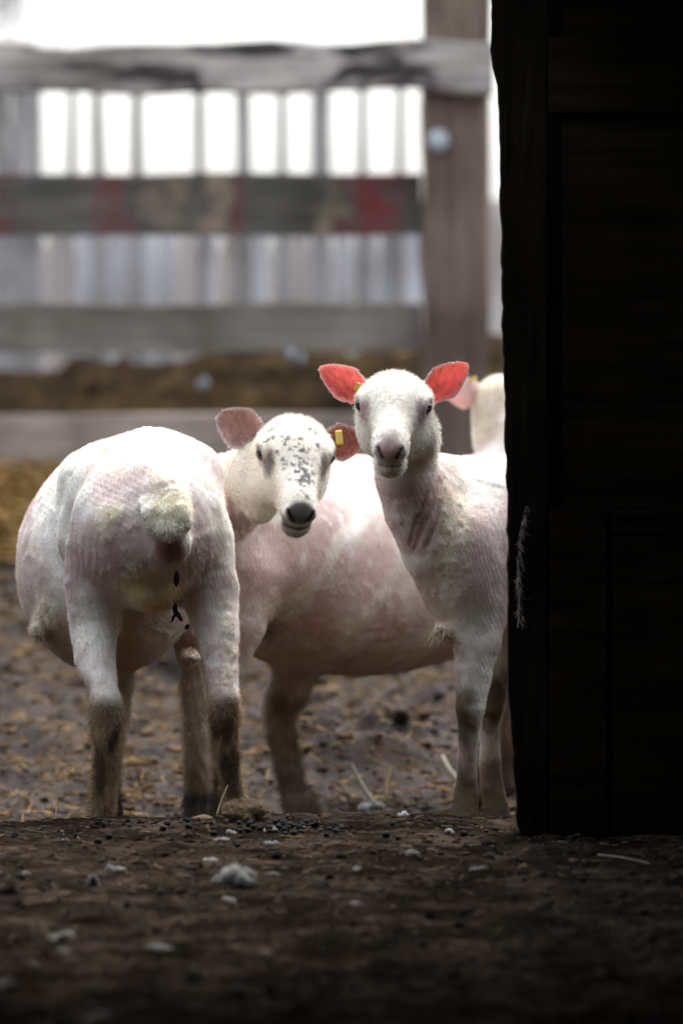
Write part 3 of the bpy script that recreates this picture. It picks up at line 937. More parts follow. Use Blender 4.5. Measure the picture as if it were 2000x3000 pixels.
def sheep_right():
    foot = P(1420, 2450, 10.25); foot[2] = -0.06
    root = tag(empty('sheep', foot), 'shorn white sheep with backlit red ears facing the camera beside the dark door', 'sheep', 'freshly shorn sheep in the yard')
    s = Sdf()
    s.ell(P(1700, 1620, 10.48), (.30, .17, px(262, 10.45)), None, .05)
    s.ell(P(1470, 1590, 10.33), (px(190, 10.3), .15, px(235, 10.3)), None, .06)
    s.ell(P(1392, 1640, 10.24), (px(115, 10.2), .12, px(215, 10.2)), None, .05)
    s.ell(P(1900, 1600, 10.6), (.15, .16, px(240, 10.5)), None, .06)
    s.chain([(1176, 1300, 10.12, 74), (1184, 1400, 10.13, 78), (1225, 1490, 10.16, 95), (1292, 1610, 10.18, 108), (1345, 1730, 10.20, 104), (1368, 1800, 10.20, 84)], .05, shrink=1.06, soft=True)
    s.chain([(1210, 1380, 10.18, 66), (1310, 1430, 10.26, 90), (1420, 1470, 10.32, 116), (1560, 1490, 10.40, 130)], .06, shrink=1.06, soft=True)
    # fore legs
    s.chain([(1395, 1760, 10.20, 92), (1396, 1880, 10.18, 74), (1388, 1966, 10.17, 54), (1377, 2076, 10.16, 44), (1372, 2158, 10.17, 32), (1369, 2240, 10.18, 30),
             (1366, 2323, 10.18, 37), (1358, 2383, 10.17, 45), (1356, 2440, 10.15, 46), (1354, 2470, 10.13, 44)], .022)
    s.chain([(1462, 1800, 10.40, 80), (1456, 1900, 10.39, 58), (1446, 2000, 10.38, 42), (1436, 2080, 10.37, 36), (1431, 2150, 10.38, 30), (1434, 2240, 10.39, 31),
             (1442, 2310, 10.39, 36), (1452, 2372, 10.38, 42), (1456, 2430, 10.36, 42)], .022)
    # hind legs behind the door
    s.chain([(1930, 1750, 10.5, 100), (1960, 1950, 10.5, 55), (1990, 2060, 10.52, 42), (1975, 2200, 10.5, 34), (1960, 2430, 10.48, 40)], .03)
    s.chain([(1930, 1750, 10.72, 100), (1930, 1950, 10.72, 55), (1950, 2060, 10.74, 42), (1935, 2200, 10.72, 34), (1920, 2370, 10.70, 40)], .03)
    s.ell(P(1292, 1855, 10.17), (px(28, 10.2), .03, px(16, 10.2)), None, .02)
    fr = head_frame(P(1157, 1154, 10.09), P(1143, 1288, 9.921), (1, .02, -.01))
    W = add_head(s, fr)
    s.ell(P(1262, 1290, 10.09), (px(18, 10.1), .03, px(50, 10.1)), None, .03)
    v, q = s.mesh(0.0042, 2)
    vn, _ = vnormals(v, q)
    c = hide_colours(v, 120, (8, 8, 4), .45)
    loc = ((v - fr[0]) @ fr[1].T) / fr[2]
    inh = (np.linalg.norm(loc - np.array([0, .08, -.02]), axis=1) < .155)
    v = v + vn * (fbm(v, 24, 3, 121) * np.where(inh, .0007, .003))[:, None]
    v, c = shear_marks(v, vn, c, (8, 6, 9), 360, .9, (~inh) * sstep(.2, .3, v[:, 2]))
    # neck folds, pinker
    for (a, b, wd) in (((1290, 1410), (1215, 1610), .0055), ((1262, 1400), (1200, 1600), .004), ((1305, 1440), (1250, 1600), .003)):
        A, B = P(*a, 10.1), P(*b, 10.1)
        d = B[[0, 2]] - A[[0, 2]]; L2 = d @ d
        t = np.clip(((v[:, 0] - A[0]) * d[0] + (v[:, 2] - A[2]) * d[1]) / L2, 0, 1)
        dist = np.hypot(v[:, 0] - A[0] - t * d[0] + .004 * vnoise(v, 30, 9), v[:, 2] - A[2] - t * d[1])
        m = np.exp(-(dist / wd) ** 2) * (v[:, 1] < 10.3) * (~inh)
        v = v - vn * (m * .0035)[:, None]
        c = mixv(c, [.50, .22, .19], m * .55)
    # creamy pebbly wool on the side of the neck and chest
    m = blob(v, P(1330, 1570, 10.08), .075, .6, 130, .4, 25, (.8, 2, 1.7))
    c = mixv(c, CREAM * 1.1, m * .45)
    v = v + vn * (m * sstep(.1, .6, vnoise(v, 90, 131)) * .003)[:, None]
    c = mixv(c, SKIN * .97, blob(v, P(1440, 1620, 10.1), .085, .6, 132, .4, 25, (.7, 2, 1.4)) * .6)
    c = mixv(c, [.42, .30, .2], blob(v, P(1300, 1850, 10.12), .03, .6, 133, .5, 50) * .6)
    # dirt on knees and feet
    c = leg_dirt(v, c, .02, .10, 137, .9, [.17, .125, .07])
    c = mixv(c, [.30, .22, .14], (1 - sstep(.0, .16, v[:, 2] + .04 * fbm(v, 30, 3, 134))) * .35)
    for (x, y, D, r, st, a) in ((1346, 2100, 10.13, .040, (.7, 2, 1.5), .8), (1446, 2060, 10.33, .045, (.9, 3, 1.4), .95), (1343, 2340, 10.14, .060, (.8, 2, 1.0), .85), (1358, 2420, 10.14, .06, (1.4, 2, .8), .85),
                             (1455, 2290, 10.36, .04, (.9, 2, 1.2), .65), (1455, 2400, 10.36, .055, (1.2, 2, 1), .8), (1400, 2390, 10.14, .04, (1, 2, 1), .7)):
        c = mixv(c, [.12, .085, .045], blob(v, P(x, y, D), r * 1.25, .6, 135, .35, 60, st) * min(1, a * 1.2))
    c = mixv(c, [.07, .06, .05], (1 - sstep(-.02, .01, v[:, 2])) * .8)
    c, loc, inhead = face_colours(v, c, W, fr, np.array([.74, .47, .42]), np.array([.42, .25, .24]))
    x, y, z = loc.T
    nz = (1 - sstep(.7, 1.2, np.sqrt((x / .018) ** 2 + ((y - .190) / .020) ** 2 + ((z - .010) / .012) ** 2)))
    c = mixv(c, [.50, .42, .35], nz * .6)
    muz = (1 - sstep(.8, 1.25, np.sqrt((x / .027) ** 2 + ((y - .200) / .022) ** 2 + ((z + .045) / .020) ** 2)))
    c = mixv(c, [.62, .47, .42], muz * .5)
    woolly = m * .35
    E1 = ear(P(1072, 1160, 10.09), P(935, 1076, 10.13), (0.5, 0, 1), (0.1, -1, -.1), px(92, 10.1), .42, (.72, .17, .15), (.84, .62, .56), tipr=.5)
    E2 = ear(P(1248, 1160, 10.09), P(1372, 1066, 10.13), (-0.5, 0, 1), (-.1, -1, -.1), px(92, 10.1), .42, (.72, .15, .13), (.84, .62, .56), tipr=.5)
    finish(root, v, q, c, [E1, E2], woolly, loc, inhead, seed=25, hock=.0)
    eyes(root, W, fr, M_EYE)
    tag_on(root, P(1047, 1134, 10.065), np.array([[.9, 0, -.35], [0, 1, 0], [.35, 0, .9]]), (px(7, 10.1), .005, px(13, 10.1)))
    tuft_strands(root, [(1285 + random.uniform(-12, 25), 1845 + random.uniform(-8, 12), 10.12, random.uniform(.02, .05)) for _ in range(40)], (.72, .62, .48), comb=(-.7, -.2, -.8), spread=.4)
    # whiskers on the jaw
    return root

# ------------------------------------------------------------------ ground
def yard_height(x, y):
    """height of the yard outside the barn; it banks up towards the fence"""
    p = np.stack([x, y, np.zeros_like(x)], -1)
    z = -0.06 + 0.40 * sstep(12.3, 16.6, y) - 0.40 * sstep(17.4, 20, y)
    near = 1 - sstep(10.2, 11.2, y)
    z = z - .045 * np.exp(-((y - 11.1) / .45) ** 2)
    z = z + (0.030 - 0.022 * near) * fbm(p, 2.3, 3, 201) + (0.028 - 0.018 * near) * fbm(p, 9, 3, 202) + (.010 - .004 * near) * fbm(p, 30, 2, 203)
    # trodden manure mounds
    for (mx, my, r, h) in ((0.02, 11.8, .12, .055), (-.07, 11.9, .08, .045), (.10, 11.9, .09, .035), (-.42, 13.4, .13, .09), (.30, 12.8, .2, .06), (-.9, 13.0, .2, .07), (-.62, 12.3, .2, .05), (.12, 12.2, .2, .06)):
        z = z + h * np.exp(-(((x - mx) / r) ** 2 + ((y - my) / (r * 1.4)) ** 2)) * (1 + .9 * fbm(p, 16, 3, 204))
    return z

def floor_height(x, y):
    p = np.stack([x, y, np.zeros_like(x)], -1)
    edge = 9.90 + .03 * fbm(p * np.array([1, 0, 0]), 5, 2, 205)
    z = 0.028 + 0.008 * sstep(-.7, -.1, x) * sstep(8.8, 9.8, y) + .006 * fbm(p, 2.6, 3, 206) + .0065 * fbm(p, 14, 3, 207) + .0042 * fbm(p, 50, 3, 208)
    z = z - 0.13 * sstep(0, .14, y - edge)
    return z

def sheet(name, xs, ys, hf, mat, label=None):
    X, Y = np.meshgrid(xs, ys, indexing='ij')
    Z = hf(X, Y)
    v = np.stack([X, Y, Z], -1).reshape(-1, 3)
    nx, ny = len(xs), len(ys)
    i = np.arange((nx - 1))[:, None] * ny + np.arange(ny - 1)[None, :]
    q = np.stack([i, i + ny, i + ny + 1, i + 1], -1).reshape(-1, 4)
    o = mesh_obj(name, v, q, mat)
    tag(o, label, None, None, 'structure')
    return o

def graded(lo, a, b, hi, fine, coarse):
    l = list(np.arange(a, lo, -coarse))[::-1] if lo < a else []
    m = list(np.arange(a, b, fine))
    h = list(np.arange(b, hi, coarse))
    return np.array(sorted(set([lo] + l[:-1] + m + h + [hi])))

xs = np.concatenate([-np.geomspace(2.2, 900, 26)[::-1], np.arange(-2.15, 2.16, .022), np.geomspace(2.2, 900, 26)])
ys = np.concatenate([-np.geomspace(.6, 300, 10)[::-1], np.linspace(0, 9.6, 12), np.arange(9.88, 18.2, .022), np.geomspace(18.3, 2500, 36)])
def yard_h2(x, y):
    z = yard_height(x, y)
    inside = sstep(9.98, 9.84, y) if False else 1 - sstep(9.84, 9.98, y)
    return z * (1 - inside) + (-.16) * inside
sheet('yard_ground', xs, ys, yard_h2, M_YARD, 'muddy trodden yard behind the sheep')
xs = np.concatenate([np.linspace(-4.2, -1.0, 30), np.arange(-.95, .95, .007), np.linspace(1.0, 4.2, 30)])
ys = np.concatenate([np.linspace(-3, 6.6, 40), np.arange(6.65, 10.12, .0085)])
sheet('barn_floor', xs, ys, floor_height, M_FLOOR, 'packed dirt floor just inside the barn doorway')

# ------------------------------------------------------------------ scatter: crumbs, straw
def scatter_clods(name, pts, sizes, mat, label, cat, squash=.7, seed=1, nu=7, nv=5, cols=None):
    rg = np.random.default_rng(seed)
    bv, bf = ball((0, 0, 0), 1.0, (1, 1, 1), np.eye(3), nu, nv)
    n = len(pts)
    V = bv[None] * sizes[:, None, None] * rg.uniform(.6, 1.35, (n, 1, 3)) * np.array([1, 1, squash])
    ang = rg.uniform(0, 6.28, n); ca, sa = np.cos(ang)[:, None], np.sin(ang)[:, None]
    V = np.stack([V[..., 0] * ca - V[..., 1] * sa, V[..., 0] * sa + V[..., 1] * ca, V[..., 2]], -1)
    V = V * (1 + .85 * vnoise((V / sizes[:, None, None] + np.arange(n)[:, None, None] * 7.3).reshape(-1, 3), 1.6, 3).reshape(n, -1, 1))
    V = V + pts[:, None]
    Fq = (bf[None] + (np.arange(n) * len(bv))[:, None, None]).reshape(-1, 4)
    kw = {}
    if cols is not None: kw['cols'] = np.repeat(cols, len(bv), axis=0)
    o = mesh_obj(name, V.reshape(-1, 3), Fq, mat, **kw)
    tag(o, label, cat, None, 'stuff')
    return o

def col_mat(name, rough=.85, bumps=.5, sc=200, gain=1.0):
    m, nt, b = new_mat(name)
    a = nt.nodes.new('ShaderNodeAttribute'); a.attribute_name = 'Col'
    n = noise_node(nt, sc, 4, .6, geo_pos(nt))
    r = ramp(nt, n.outputs['Fac'], [(.3, (.6, .6, .6)), (.7, (1.2, 1.2, 1.2))])
    c = mixc(nt, 1.0, a.outputs['Color'], r.outputs[0], 'MULTIPLY')
    nt.links.new(c, b.inputs['Base Color']); b.inputs['Roughness'].default_value = rough; b.inputs['Specular IOR Level'].default_value = 0.03
    bump(nt, b, n.outputs['Fac'], bumps, .003)
    return m
M_CLOD = col_mat('clods')
M_STRAW = col_mat('straw', .6, .1, 300)

rg = np.random.default_rng(4)
n = 9000
X = rg.uniform(-.75, .75, n); Y = 6.9 + 3.0 * rg.random(n) ** .8
pts = np.stack([X, Y, floor_height(X, Y)], -1)
sz = np.exp(rg.normal(math.log(.0024), .65, n)).clip(.001, .014)
cc = np.array([.030, .021, .0145]) * np.exp(rg.normal(0, .6, (n, 1)))
scatter_clods('dirt_crumbs', pts, sz, M_CLOD, 'loose crumbs of dirt strewn over the barn floor', 'dirt', .55, 2, cols=cc)

n = 18000
Y = 10.0 + 7.0 * rg.random(n) ** 1.25; X = rg.uniform(-1, 1, n) * (Y * .075)
pts = np.stack([X, Y, yard_height(X, Y)], -1)
sz = np.exp(rg.normal(math.log(.0065), .6, n)).clip(.002, .035) * (0.6 + .4 * (Y - 10) / 3).clip(.5, 1.4)
pal = np.array([[.11, .064, .028], [.065, .040, .021], [.034, .023, .016], [.020, .015, .013], [.15, .092, .042], [.050, .038, .031]])
patch = fbm(np.stack([X, Y, X * 0], -1), 2.5, 2, 230)
for (mx, my) in ((0.0, 11.75), (-.42, 13.4)): patch = patch + 1.2 * np.exp(-(((X - mx) / .16) ** 2 + ((Y - my) / .25) ** 2))
ci = np.where(patch > .0, rg.choice([0, 1, 4, 0, 2], n), rg.choice([2, 3, 5, 3, 1], n))
scatter_clods('manure_litter', pts, sz, M_CLOD, 'trodden clods of mud, manure and bedding covering the yard', 'manure', .38, 3, 6, 4, cols=pal[ci] * rg.uniform(.7, 1.3, (n, 1)))

def straws(name, pts, L, w, mat, cols, label, seed=3, tilt=.25, parent=None, kind='stuff', ang=None, zrise=None):
    rg = np.random.default_rng(seed)
    n = len(pts)
    a = rg.uniform(0, 6.28, n) if ang is None else ang
    el = rg.normal(0, tilt, n) if zrise is None else zrise
    d = np.stack([np.cos(a) * np.cos(el), np.sin(a) * np.cos(el), np.sin(el)], -1)
    s = np.cross(d, [0, 0, 1.0]); s /= np.linalg.norm(s, axis=1, keepdims=True); t = np.cross(s, d)
    bend = rg.normal(0, .12, n)[:, None] * s * L[:, None]
    V = []
    for u, b in ((-.5, 0), (0, 1), (.5, 0)):
        c = pts + d * (L * u)[:, None] + bend * b
        for (p, q_) in ((1, 0), (-.5, .87), (-.5, -.87)):
            V.append(c + s * (w * p)[:, None] + t * (w * q_)[:, None])
    V = np.stack(V, 1).reshape(-1, 3)
    base = []
    for k in (0, 3):
        for i in range(3):
            j = (i + 1) % 3
            base.append([k + i, k + j, k + 3 + j, k + 3 + i])
    Fq = (np.array(base)[None] + (np.arange(n) * 9)[:, None, None]).reshape(-1, 4)
    o = mesh_obj(name, V, Fq, mat, parent, smooth=False, cols=np.repeat(cols, 9, axis=0))
    if kind: tag(o, label, 'straw', None, kind)
    return o
n = 900
X = rg.uniform(-.7, .7, n); Y = 7.0 + 2.9 * rg.random(n) ** .6
straws('straw_litter', np.stack([X, Y, floor_height(X, Y) + .003], -1), rg.uniform(.006, .045, n), rg.uniform(.0004, .0011, n), M_STRAW,
       np.array([.13, .09, .05]) * rg.uniform(.4, 1.6, (n, 1)), 'short bits of straw trodden into the barn floor', tilt=.1)
n = 13000
Y = 10.05 + 7 * rg.random(n) ** 1.4; X = rg.uniform(-1, 1, n) * (Y * .08)
straws('yard_straw', np.stack([X, Y, yard_height(X, Y) + .008], -1), rg.uniform(.010, .07, n), rg.uniform(.0006, .0024, n), M_STRAW,
       np.array([.19, .12, .055]) * rg.uniform(.3, 1.5, (n, 1)), 'loose straw and old bedding lying about the yard', seed=9, tilt=.25)

def one_straw(a, b, w, col, label, name='straw_stalk'):
    A, B = P(*a), P(*b)
    d = B - A; L = np.linalg.norm(d); d /= L
    s = np.cross(d, [0, 1, 0]); s /= np.linalg.norm(s); t = np.cross(s, d)
    V = []; n = 7
    for i in range(n):
        u = i / (n - 1)
        c = A + d * L * u + s * (.02 * L * math.sin(u * 3.1))
        ww = w * (1 - .3 * u)
        for k in range(6):
            an = k * math.pi / 3
            V.append(c + s * ww * math.cos(an) + t * ww * math.sin(an))
    Fq = [[i * 6 + k, i * 6 + (k + 1) % 6, (i + 1) * 6 + (k + 1) % 6, (i + 1) * 6 + k] for i in range(n - 1) for k in range(6)]
    o = mesh_obj(name, V, np.array(Fq), M_STRAW, cols=np.tile(col, (n * 6, 1)))
    return tag(o, label, 'straw')
one_straw((1108, 2368, 11.0), (1030, 2240, 11.15), .0055, (.45, .38, .28), 'longest thick pale stalk, leaning in the mud left of the right sheep')
one_straw((1345, 2290, 11.3), (1296, 2215, 11.45), .006, (.42, .36, .27), 'short pale stalk lying in the mud just left of the right sheep\'s front leg')
one_straw((636, 2385, 9.97), (668, 2300, 9.99), .0018, (.55, .45, .25), 'thin yellow straw standing up by the left sheep\'s right hind foot')
one_straw((60, 2440, 9.86), (132, 2424, 9.9), .0020, (.50, .36, .16), 'golden straw lying on the edge of the floor at the far left')
one_straw((1130, 2330, 11.0), (1148, 2240, 11.1), .0025, (.36, .25, .13), 'thin brown straw standing beside the thick pale stalk')
one_straw((1750, 2505, 9.3), (1900, 2530, 9.2), .0016, (.30, .25, .18), 'pale straw lying on the dark floor below the door')
one_straw((165, 2430, 9.9), (168, 2352, 9.95), .0012, (.35, .24, .12), 'hair-thin upright straw at the left edge of the floor')

# droppings
def pellet_mesh(seed):
    V, Fq = ball((0, 0, 0), 1.0, (.0054, .0068, .0050), np.eye(3), 12, 8)
    V = V * (1 + .10 * vnoise(V + seed, 160, seed))[:, None]
    return V, Fq
V, Fq = pellet_mesh(1)
first = mesh_obj('dropping', V, Fq, M_PELLET)
rg2 = np.random.default_rng(21)
spots = []
def free(x, y):
    return all((x - a) ** 2 + (y - b) ** 2 > .0095 ** 2 for a, b in spots)
def at_floor(xp, yp):
    # walk down the ray of a pixel until it meets the floor
    lo_, hi_ = 6.5, 9.86
    best = P(xp, yp, hi_)
    for D in np.arange(hi_, lo_, -.01):
        p = P(xp, yp, D)
        if p[2] <= floor_height(np.array([p[0]]), np.array([p[1]]))[0] + .001: best = p; continue
        break
    return np.array([p[0], p[1], floor_height(np.array([p[0]]), np.array([p[1]]))[0]])
while len(spots) < 46:
    x = rg2.normal(820, 115); y = 2408 + abs(rg2.normal(0, 24))
    if not (620 < x < 1060): continue
    p = at_floor(x, y)
    if free(p[0], p[1]): spots.append((p[0], p[1]))
single = [(545, 2408), (552, 2426), (490, 2414), (225, 2451), (320, 2455), (288, 2470), (1153, 2415), (1450, 2432), (1358, 2447), (955, 2595), (478, 2432), (470, 2620), (940, 2430), (985, 2440), (1000, 2428), (1130, 2450), (1166, 2460), (690, 2470), (60, 2575)]
for (x, y) in single:
    p = at_floor(x, y); spots.append((p[0], p[1]))
for i, (x, y) in enumerate(spots):
    o = first if i == 0 else first.copy()
    if i: C.objects.link(o)
    z = floor_height(np.array([x]), np.array([y]))[0]
    s_ = rg2.uniform(.8, 1.2)
    o.location = (x, y, z + .0040 * s_)
    o.scale = (s_, s_, s_)
    o.rotation_euler = (rg2.uniform(-.4, .4), rg2.uniform(-.4, .4), rg2.uniform(0, 3.1))
    tag(o, 'small round black sheep dropping lying on the barn floor', 'dropping', 'sheep droppings scattered on the barn floor')

# wool tufts
def wool_tuft(x, y, rx, rz, label, col=(.46, .44, .41), D=None, seed=1, group=None, nf=260, name='wool_tuft'):
    if D is None:
        p = at_floor(x, y)
    else:
        p = P(x, y, D)
    rg = np.random.default_rng(seed)
    Dp = p[1]
    R = np.array([px(rx, Dp) * 1.3, px(rx, Dp), px(rz, Dp) * 1.45])
    VV, FF, CC = [], [], []
    nb = 0
    lumps = 4 + int(rx > 30) * 4
    for b_ in range(lumps):
        # a torn lock: several flattened, twisted lumps lying against each other
        V, Fq = ball((0, 0, 0), 1.0, (1, 1, 1), np.eye(3), 12, 8)
        V = V * (1 + .9 * fbm(V + seed * 3.1 + b_ * 5.7, 1.6, 3, seed))[:, None] * R * rg.uniform(.22, .48, 3)
        an = rg.uniform(0, 3.1); ca, sa = math.cos(an), math.sin(an)
        V = np.stack([V[:, 0] * ca - V[:, 1] * sa, V[:, 0] * sa + V[:, 1] * ca, V[:, 2]], 1)
        off = rg.uniform(-1, 1, 3) * R * np.array([.62, .62, .25])
        off[2] -= abs(off[0] / R[0]) * R[2] * .35
        vn, ar = vnormals(V, Fq)
        cols = np.tile(np.array(col, float), (len(V), 1)) * (1 + .3 * vnoise(V, 90, seed + b_))[:, None] * rg.uniform(.7, 1.1)
        dens = nf * 5 / lumps / ar.sum()
        fv, ft, fc = fibres(V, Fq, cols, np.full(len(V), R[0] * .30 + .0015), np.full(len(V), dens), (rg.uniform(-.8, .8), rg.uniform(-.8, .8), -.1), 1.3, .00026, seed + b_)
        VV += [V + off, fv + off]; CC += [cols, fc]
        FF += [tuple(f + nb) for f in Fq] + [tuple(t + len(V) + nb) for t in ft]
        nb += len(V) + len(fv)
    V2 = np.concatenate(VV) + p + np.array([0, 0, R[2] * .38])
    o = mesh_obj(name, V2, FF, M_HAIR, smooth=False, cols=np.clip(np.concatenate(CC), 0, 1))
    return tag(o, label, 'wool', group)
wool_tuft(700, 2588, 68, 40, 'largest pale wool tuft, out of focus in the middle of the barn floor', seed=2, nf=900)
wool_tuft(338, 2552, 28, 24, 'upright pale wool tuft left of the largest one on the barn floor', seed=3, nf=400)
wool_tuft(270, 2590, 17, 22, 'small wool tuft just below and left of the upright tuft', seed=4)
wool_tuft(650, 2462, 18, 8, 'clean white flake of wool lying in front of the heap of droppings, left of two', (.62, .61, .58), seed=5)
wool_tuft(672, 2442, 16, 8, 'clean white flake of wool touching the heap of droppings from the left', (.62, .61, .58), seed=6)
wool_tuft(798, 2432, 20, 9, 'cream flake of wool in the middle of the heap of droppings', (.70, .66, .58), seed=7)
wool_tuft(798, 2468, 18, 7, 'white flake of wool below the heap of droppings, right of two', (.55, .55, .54), seed=8)
wool_tuft(1178, 2384, 14, 9, 'bright fluffy wool ball on the edge of the floor between the middle and right sheep', (.75, .75, .74), seed=9)
wool_tuft(1315, 2436, 15, 8, 'white wool flake on the floor below the right sheep\'s front feet', (.55, .55, .53), seed=10)
wool_tuft(1215, 2500, 26, 11, 'flat greyish wool wisp below the right sheep, nearer than the white flake', (.5, .47, .42), seed=11)
wool_tuft(86, 2562, 13, 10, 'tiny round wool bit at the left edge of the barn floor', seed=12)
wool_tuft(800, 2560, 15, 8, 'small wool bit just right of the largest tuft', seed=13)
wool_tuft(1042, 2548, 14, 8, 'small pale wool bit near the middle of the floor, right of centre', seed=14)
wool_tuft(186, 2748, 34, 18, 'blurred wool patch on the near floor at the left', seed=15, nf=400)
wool_tuft(190, 2790, 20, 13, 'blurred round wool bit just in front of the near left patch', seed=16)
wool_tuft(98, 2828, 13, 14, 'small blurred wool bit near the bottom left corner', seed=17)
wool_tuft(462, 2782, 34, 12, 'blurred low wool strip on the near floor below the upright tuft', (.5, .48, .45), seed=18)
wool_tuft(670, 2640, 22, 11, 'grey wool wisp just in front of the largest tuft', (.5, .48, .45), seed=19)
wool_tuft(15, 2890, 30, 20, 'blurred wool lump cut by the left edge of the picture', (.5, .48, .45), seed=20)
wool_tuft(290, 2985, 36, 18, 'blurred wool lump at the very bottom of the picture, left of centre', (.5, .48, .45), seed=21)
wool_tuft(1040, 2650, 22, 10, 'grey wool wisp on the dim floor below the small pale bit', (.5, .48, .45), seed=22)
wool_tuft(1395, 2545, 26, 10, 'dim grey wool wisp on the floor left of the door\'s foot', (.35, .33, .30), seed=23)
wool_tuft(195, 2458, 10, 6, 'tiny wool flake among the droppings at the far left', seed=24)
wool_tuft(615, 2520, 20, 8, 'low pale wool wisp above the largest tuft', (.6, .57, .5), seed=26)
wool_tuft(1090, 2368, 34, 15, 'white wool scrap in the mud at the foot of the thick pale stalk', (.62, .61, .58), D=11.0, seed=25, nf=400)
wool_tuft(238, 2035, 34, 20, 'pale wool scrap far out on the mud beside the left sheep\'s left hind leg', (.75, .73, .72), D=13.6, seed=27)
wool_tuft(868, 1052, 20, 24, 'white wool bit caught on the straw bank, right of two', (.45, .45, .47), D=16.1, seed=28)
wool_tuft(596, 1135, 18, 22, 'white wool bit caught on the straw bank, left of two', (.45, .45, .47), D=15.9, seed=29)
# matted brown clump by the hind foot
o = wool_tuft(706, 2392, 72, 36, 'matted dirty brown clump of wool beside the left sheep\'s right hind foot', (.26, .19, .125), D=9.84, seed=31, nf=2600, name='wool_clump')

# ------------------------------------------------------------------ fence
def rough_beam(a, b, th, hh, seed=1, seg=None, wob=.006, axis='h'):
    """beam between world points a and b; th = depth (y), hh = height across"""
    a, b = np.array(a, float), np.array(b, float)
    d = b - a; L = np.linalg.norm(d); d /= L
    t = np.array([0, 1.0, 0]); s = np.cross(t, d); s /= np.linalg.norm(s)
    n = seg or max(4, int(L / .08))
    ring = []
    m = 12
    prof = []
    bv = .12
    for (u, w) in ((-1, -1 + bv), (-1, 1 - bv), (-1 + bv, 1), (1 - bv, 1), (1, 1 - bv), (1, -1 + bv), (1 - bv, -1), (-1 + bv, -1)):
        prof.append((u, w))
    V = []
    for i in range(n + 1):
        c = a + d * L * i / n
        for k, (u, w) in enumerate(prof):
            p = c + t * u * th / 2 + s * w * hh / 2
            V.append(p)
    V = np.array(V)
    V = V + np.stack([vnoise(V, 5, seed), vnoise(V, 6, seed + 1) * .3, vnoise(V, 5, seed + 2)], 1) * wob
    K = len(prof)
    Fq = [[i * K + k, i * K + (k + 1) % K, (i + 1) * K + (k + 1) % K, (i + 1) * K + k] for i in range(n) for k in range(K)]
    Fq += [list(range(K))[::-1], [n * K + k for k in range(K)]]
    return V, Fq

def stains(nt, co, c):
    n = noise_node(nt, 3.4, 4, .6, co, .5)
    mp2 = nt.nodes.new('ShaderNodeMapping'); nt.links.new(co, mp2.inputs['Vector']); mp2.inputs['Scale'].default_value = (2.2, 9, 9)
    nt.links.new(mp2.outputs[0], n.inputs['Vector']); n.inputs['Scale'].default_value = 1.6
    r = ramp(nt, n.outputs['Fac'], [(.50, (0, 0, 0)), (.60, (1, 1, 1))])
    return mixc(nt, r.outputs[0], c, (.045, .038, .035))
M_RAIL = wood_mat('weathered_rail', (.38, .335, .295), .4, 'X', extra=stains)
def paint(nt, co, c):
    # remains of red paint and ochre lichen on the plank
    sep = nt.nodes.new('ShaderNodeSeparateXYZ'); nt.links.new(co, sep.inputs[0])
    n = noise_node(nt, 11, 4, .65, co)
    ad = nt.nodes.new('ShaderNodeMath'); ad.operation = 'MULTIPLY_ADD'
    nt.links.new(n.outputs['Fac'], ad.inputs[0]); ad.inputs[1].default_value = .30; nt.links.new(sep.outputs['X'], ad.inputs[2])
    FY = 16.7
    cur = c
    for (x0, x1, col) in ((0, 28, (.20, .022, .025)), (270, 385, (.19, .025, .028)), (672, 715, (.18, .025, .03)), (1010, 1170, (.20, .022, .028)),
                         (430, 560, (.30, .22, .15)), (930, 1005, (.33, .24, .15)), (600, 660, (.34, .25, .17))):
        A = (x0 - 1330) * FY / F + .15; B = (x1 - 1330) * FY / F + .15
        g = nt.nodes.new('ShaderNodeMath'); g.operation = 'GREATER_THAN'; nt.links.new(ad.outputs[0], g.inputs[0]); g.inputs[1].default_value = A
        l = nt.nodes.new('ShaderNodeMath'); l.operation = 'LESS_THAN'; nt.links.new(ad.outputs[0], l.inputs[0]); l.inputs[1].default_value = B
        mu = nt.nodes.new('ShaderNodeMath'); mu.operation = 'MULTIPLY'; nt.links.new(g.outputs[0], mu.inputs[0]); nt.links.new(l.outputs[0], mu.inputs[1])
        m2 = nt.nodes.new('ShaderNodeMath'); m2.operation = 'MULTIPLY'; nt.links.new(mu.outputs[0], m2.inputs[0]); m2.inputs[1].default_value = .68
        nb = noise_node(nt, 7 + x0 * .004, 4, .65, co, .6)
        rb = ramp(nt, nb.outputs['Fac'], [(.36, (0, 0, 0)), (.64, (1, 1, 1))])
        m3 = nt.nodes.new('ShaderNodeMath'); m3.operation = 'MULTIPLY'; nt.links.new(m2.outputs[0], m3.inputs[0]); nt.links.new(rb.outputs[0], m3.inputs[1])
        cur = mixc(nt, m3.outputs[0], cur, col)
    return cur
M_PAINTED = wood_mat('painted_plank', (.105, .095, .08), .3, 'X', extra=paint)
M_PLANK = wood_mat('grey_plank', (.22, .19, .155), .35, 'X')
M_PLANK_LOW = wood_mat('pale_plank', (.33, .26, .21), .25, 'X')
M_POST = wood_mat('grey_brown_post', (.17, .122, .095), .35, 'Z')

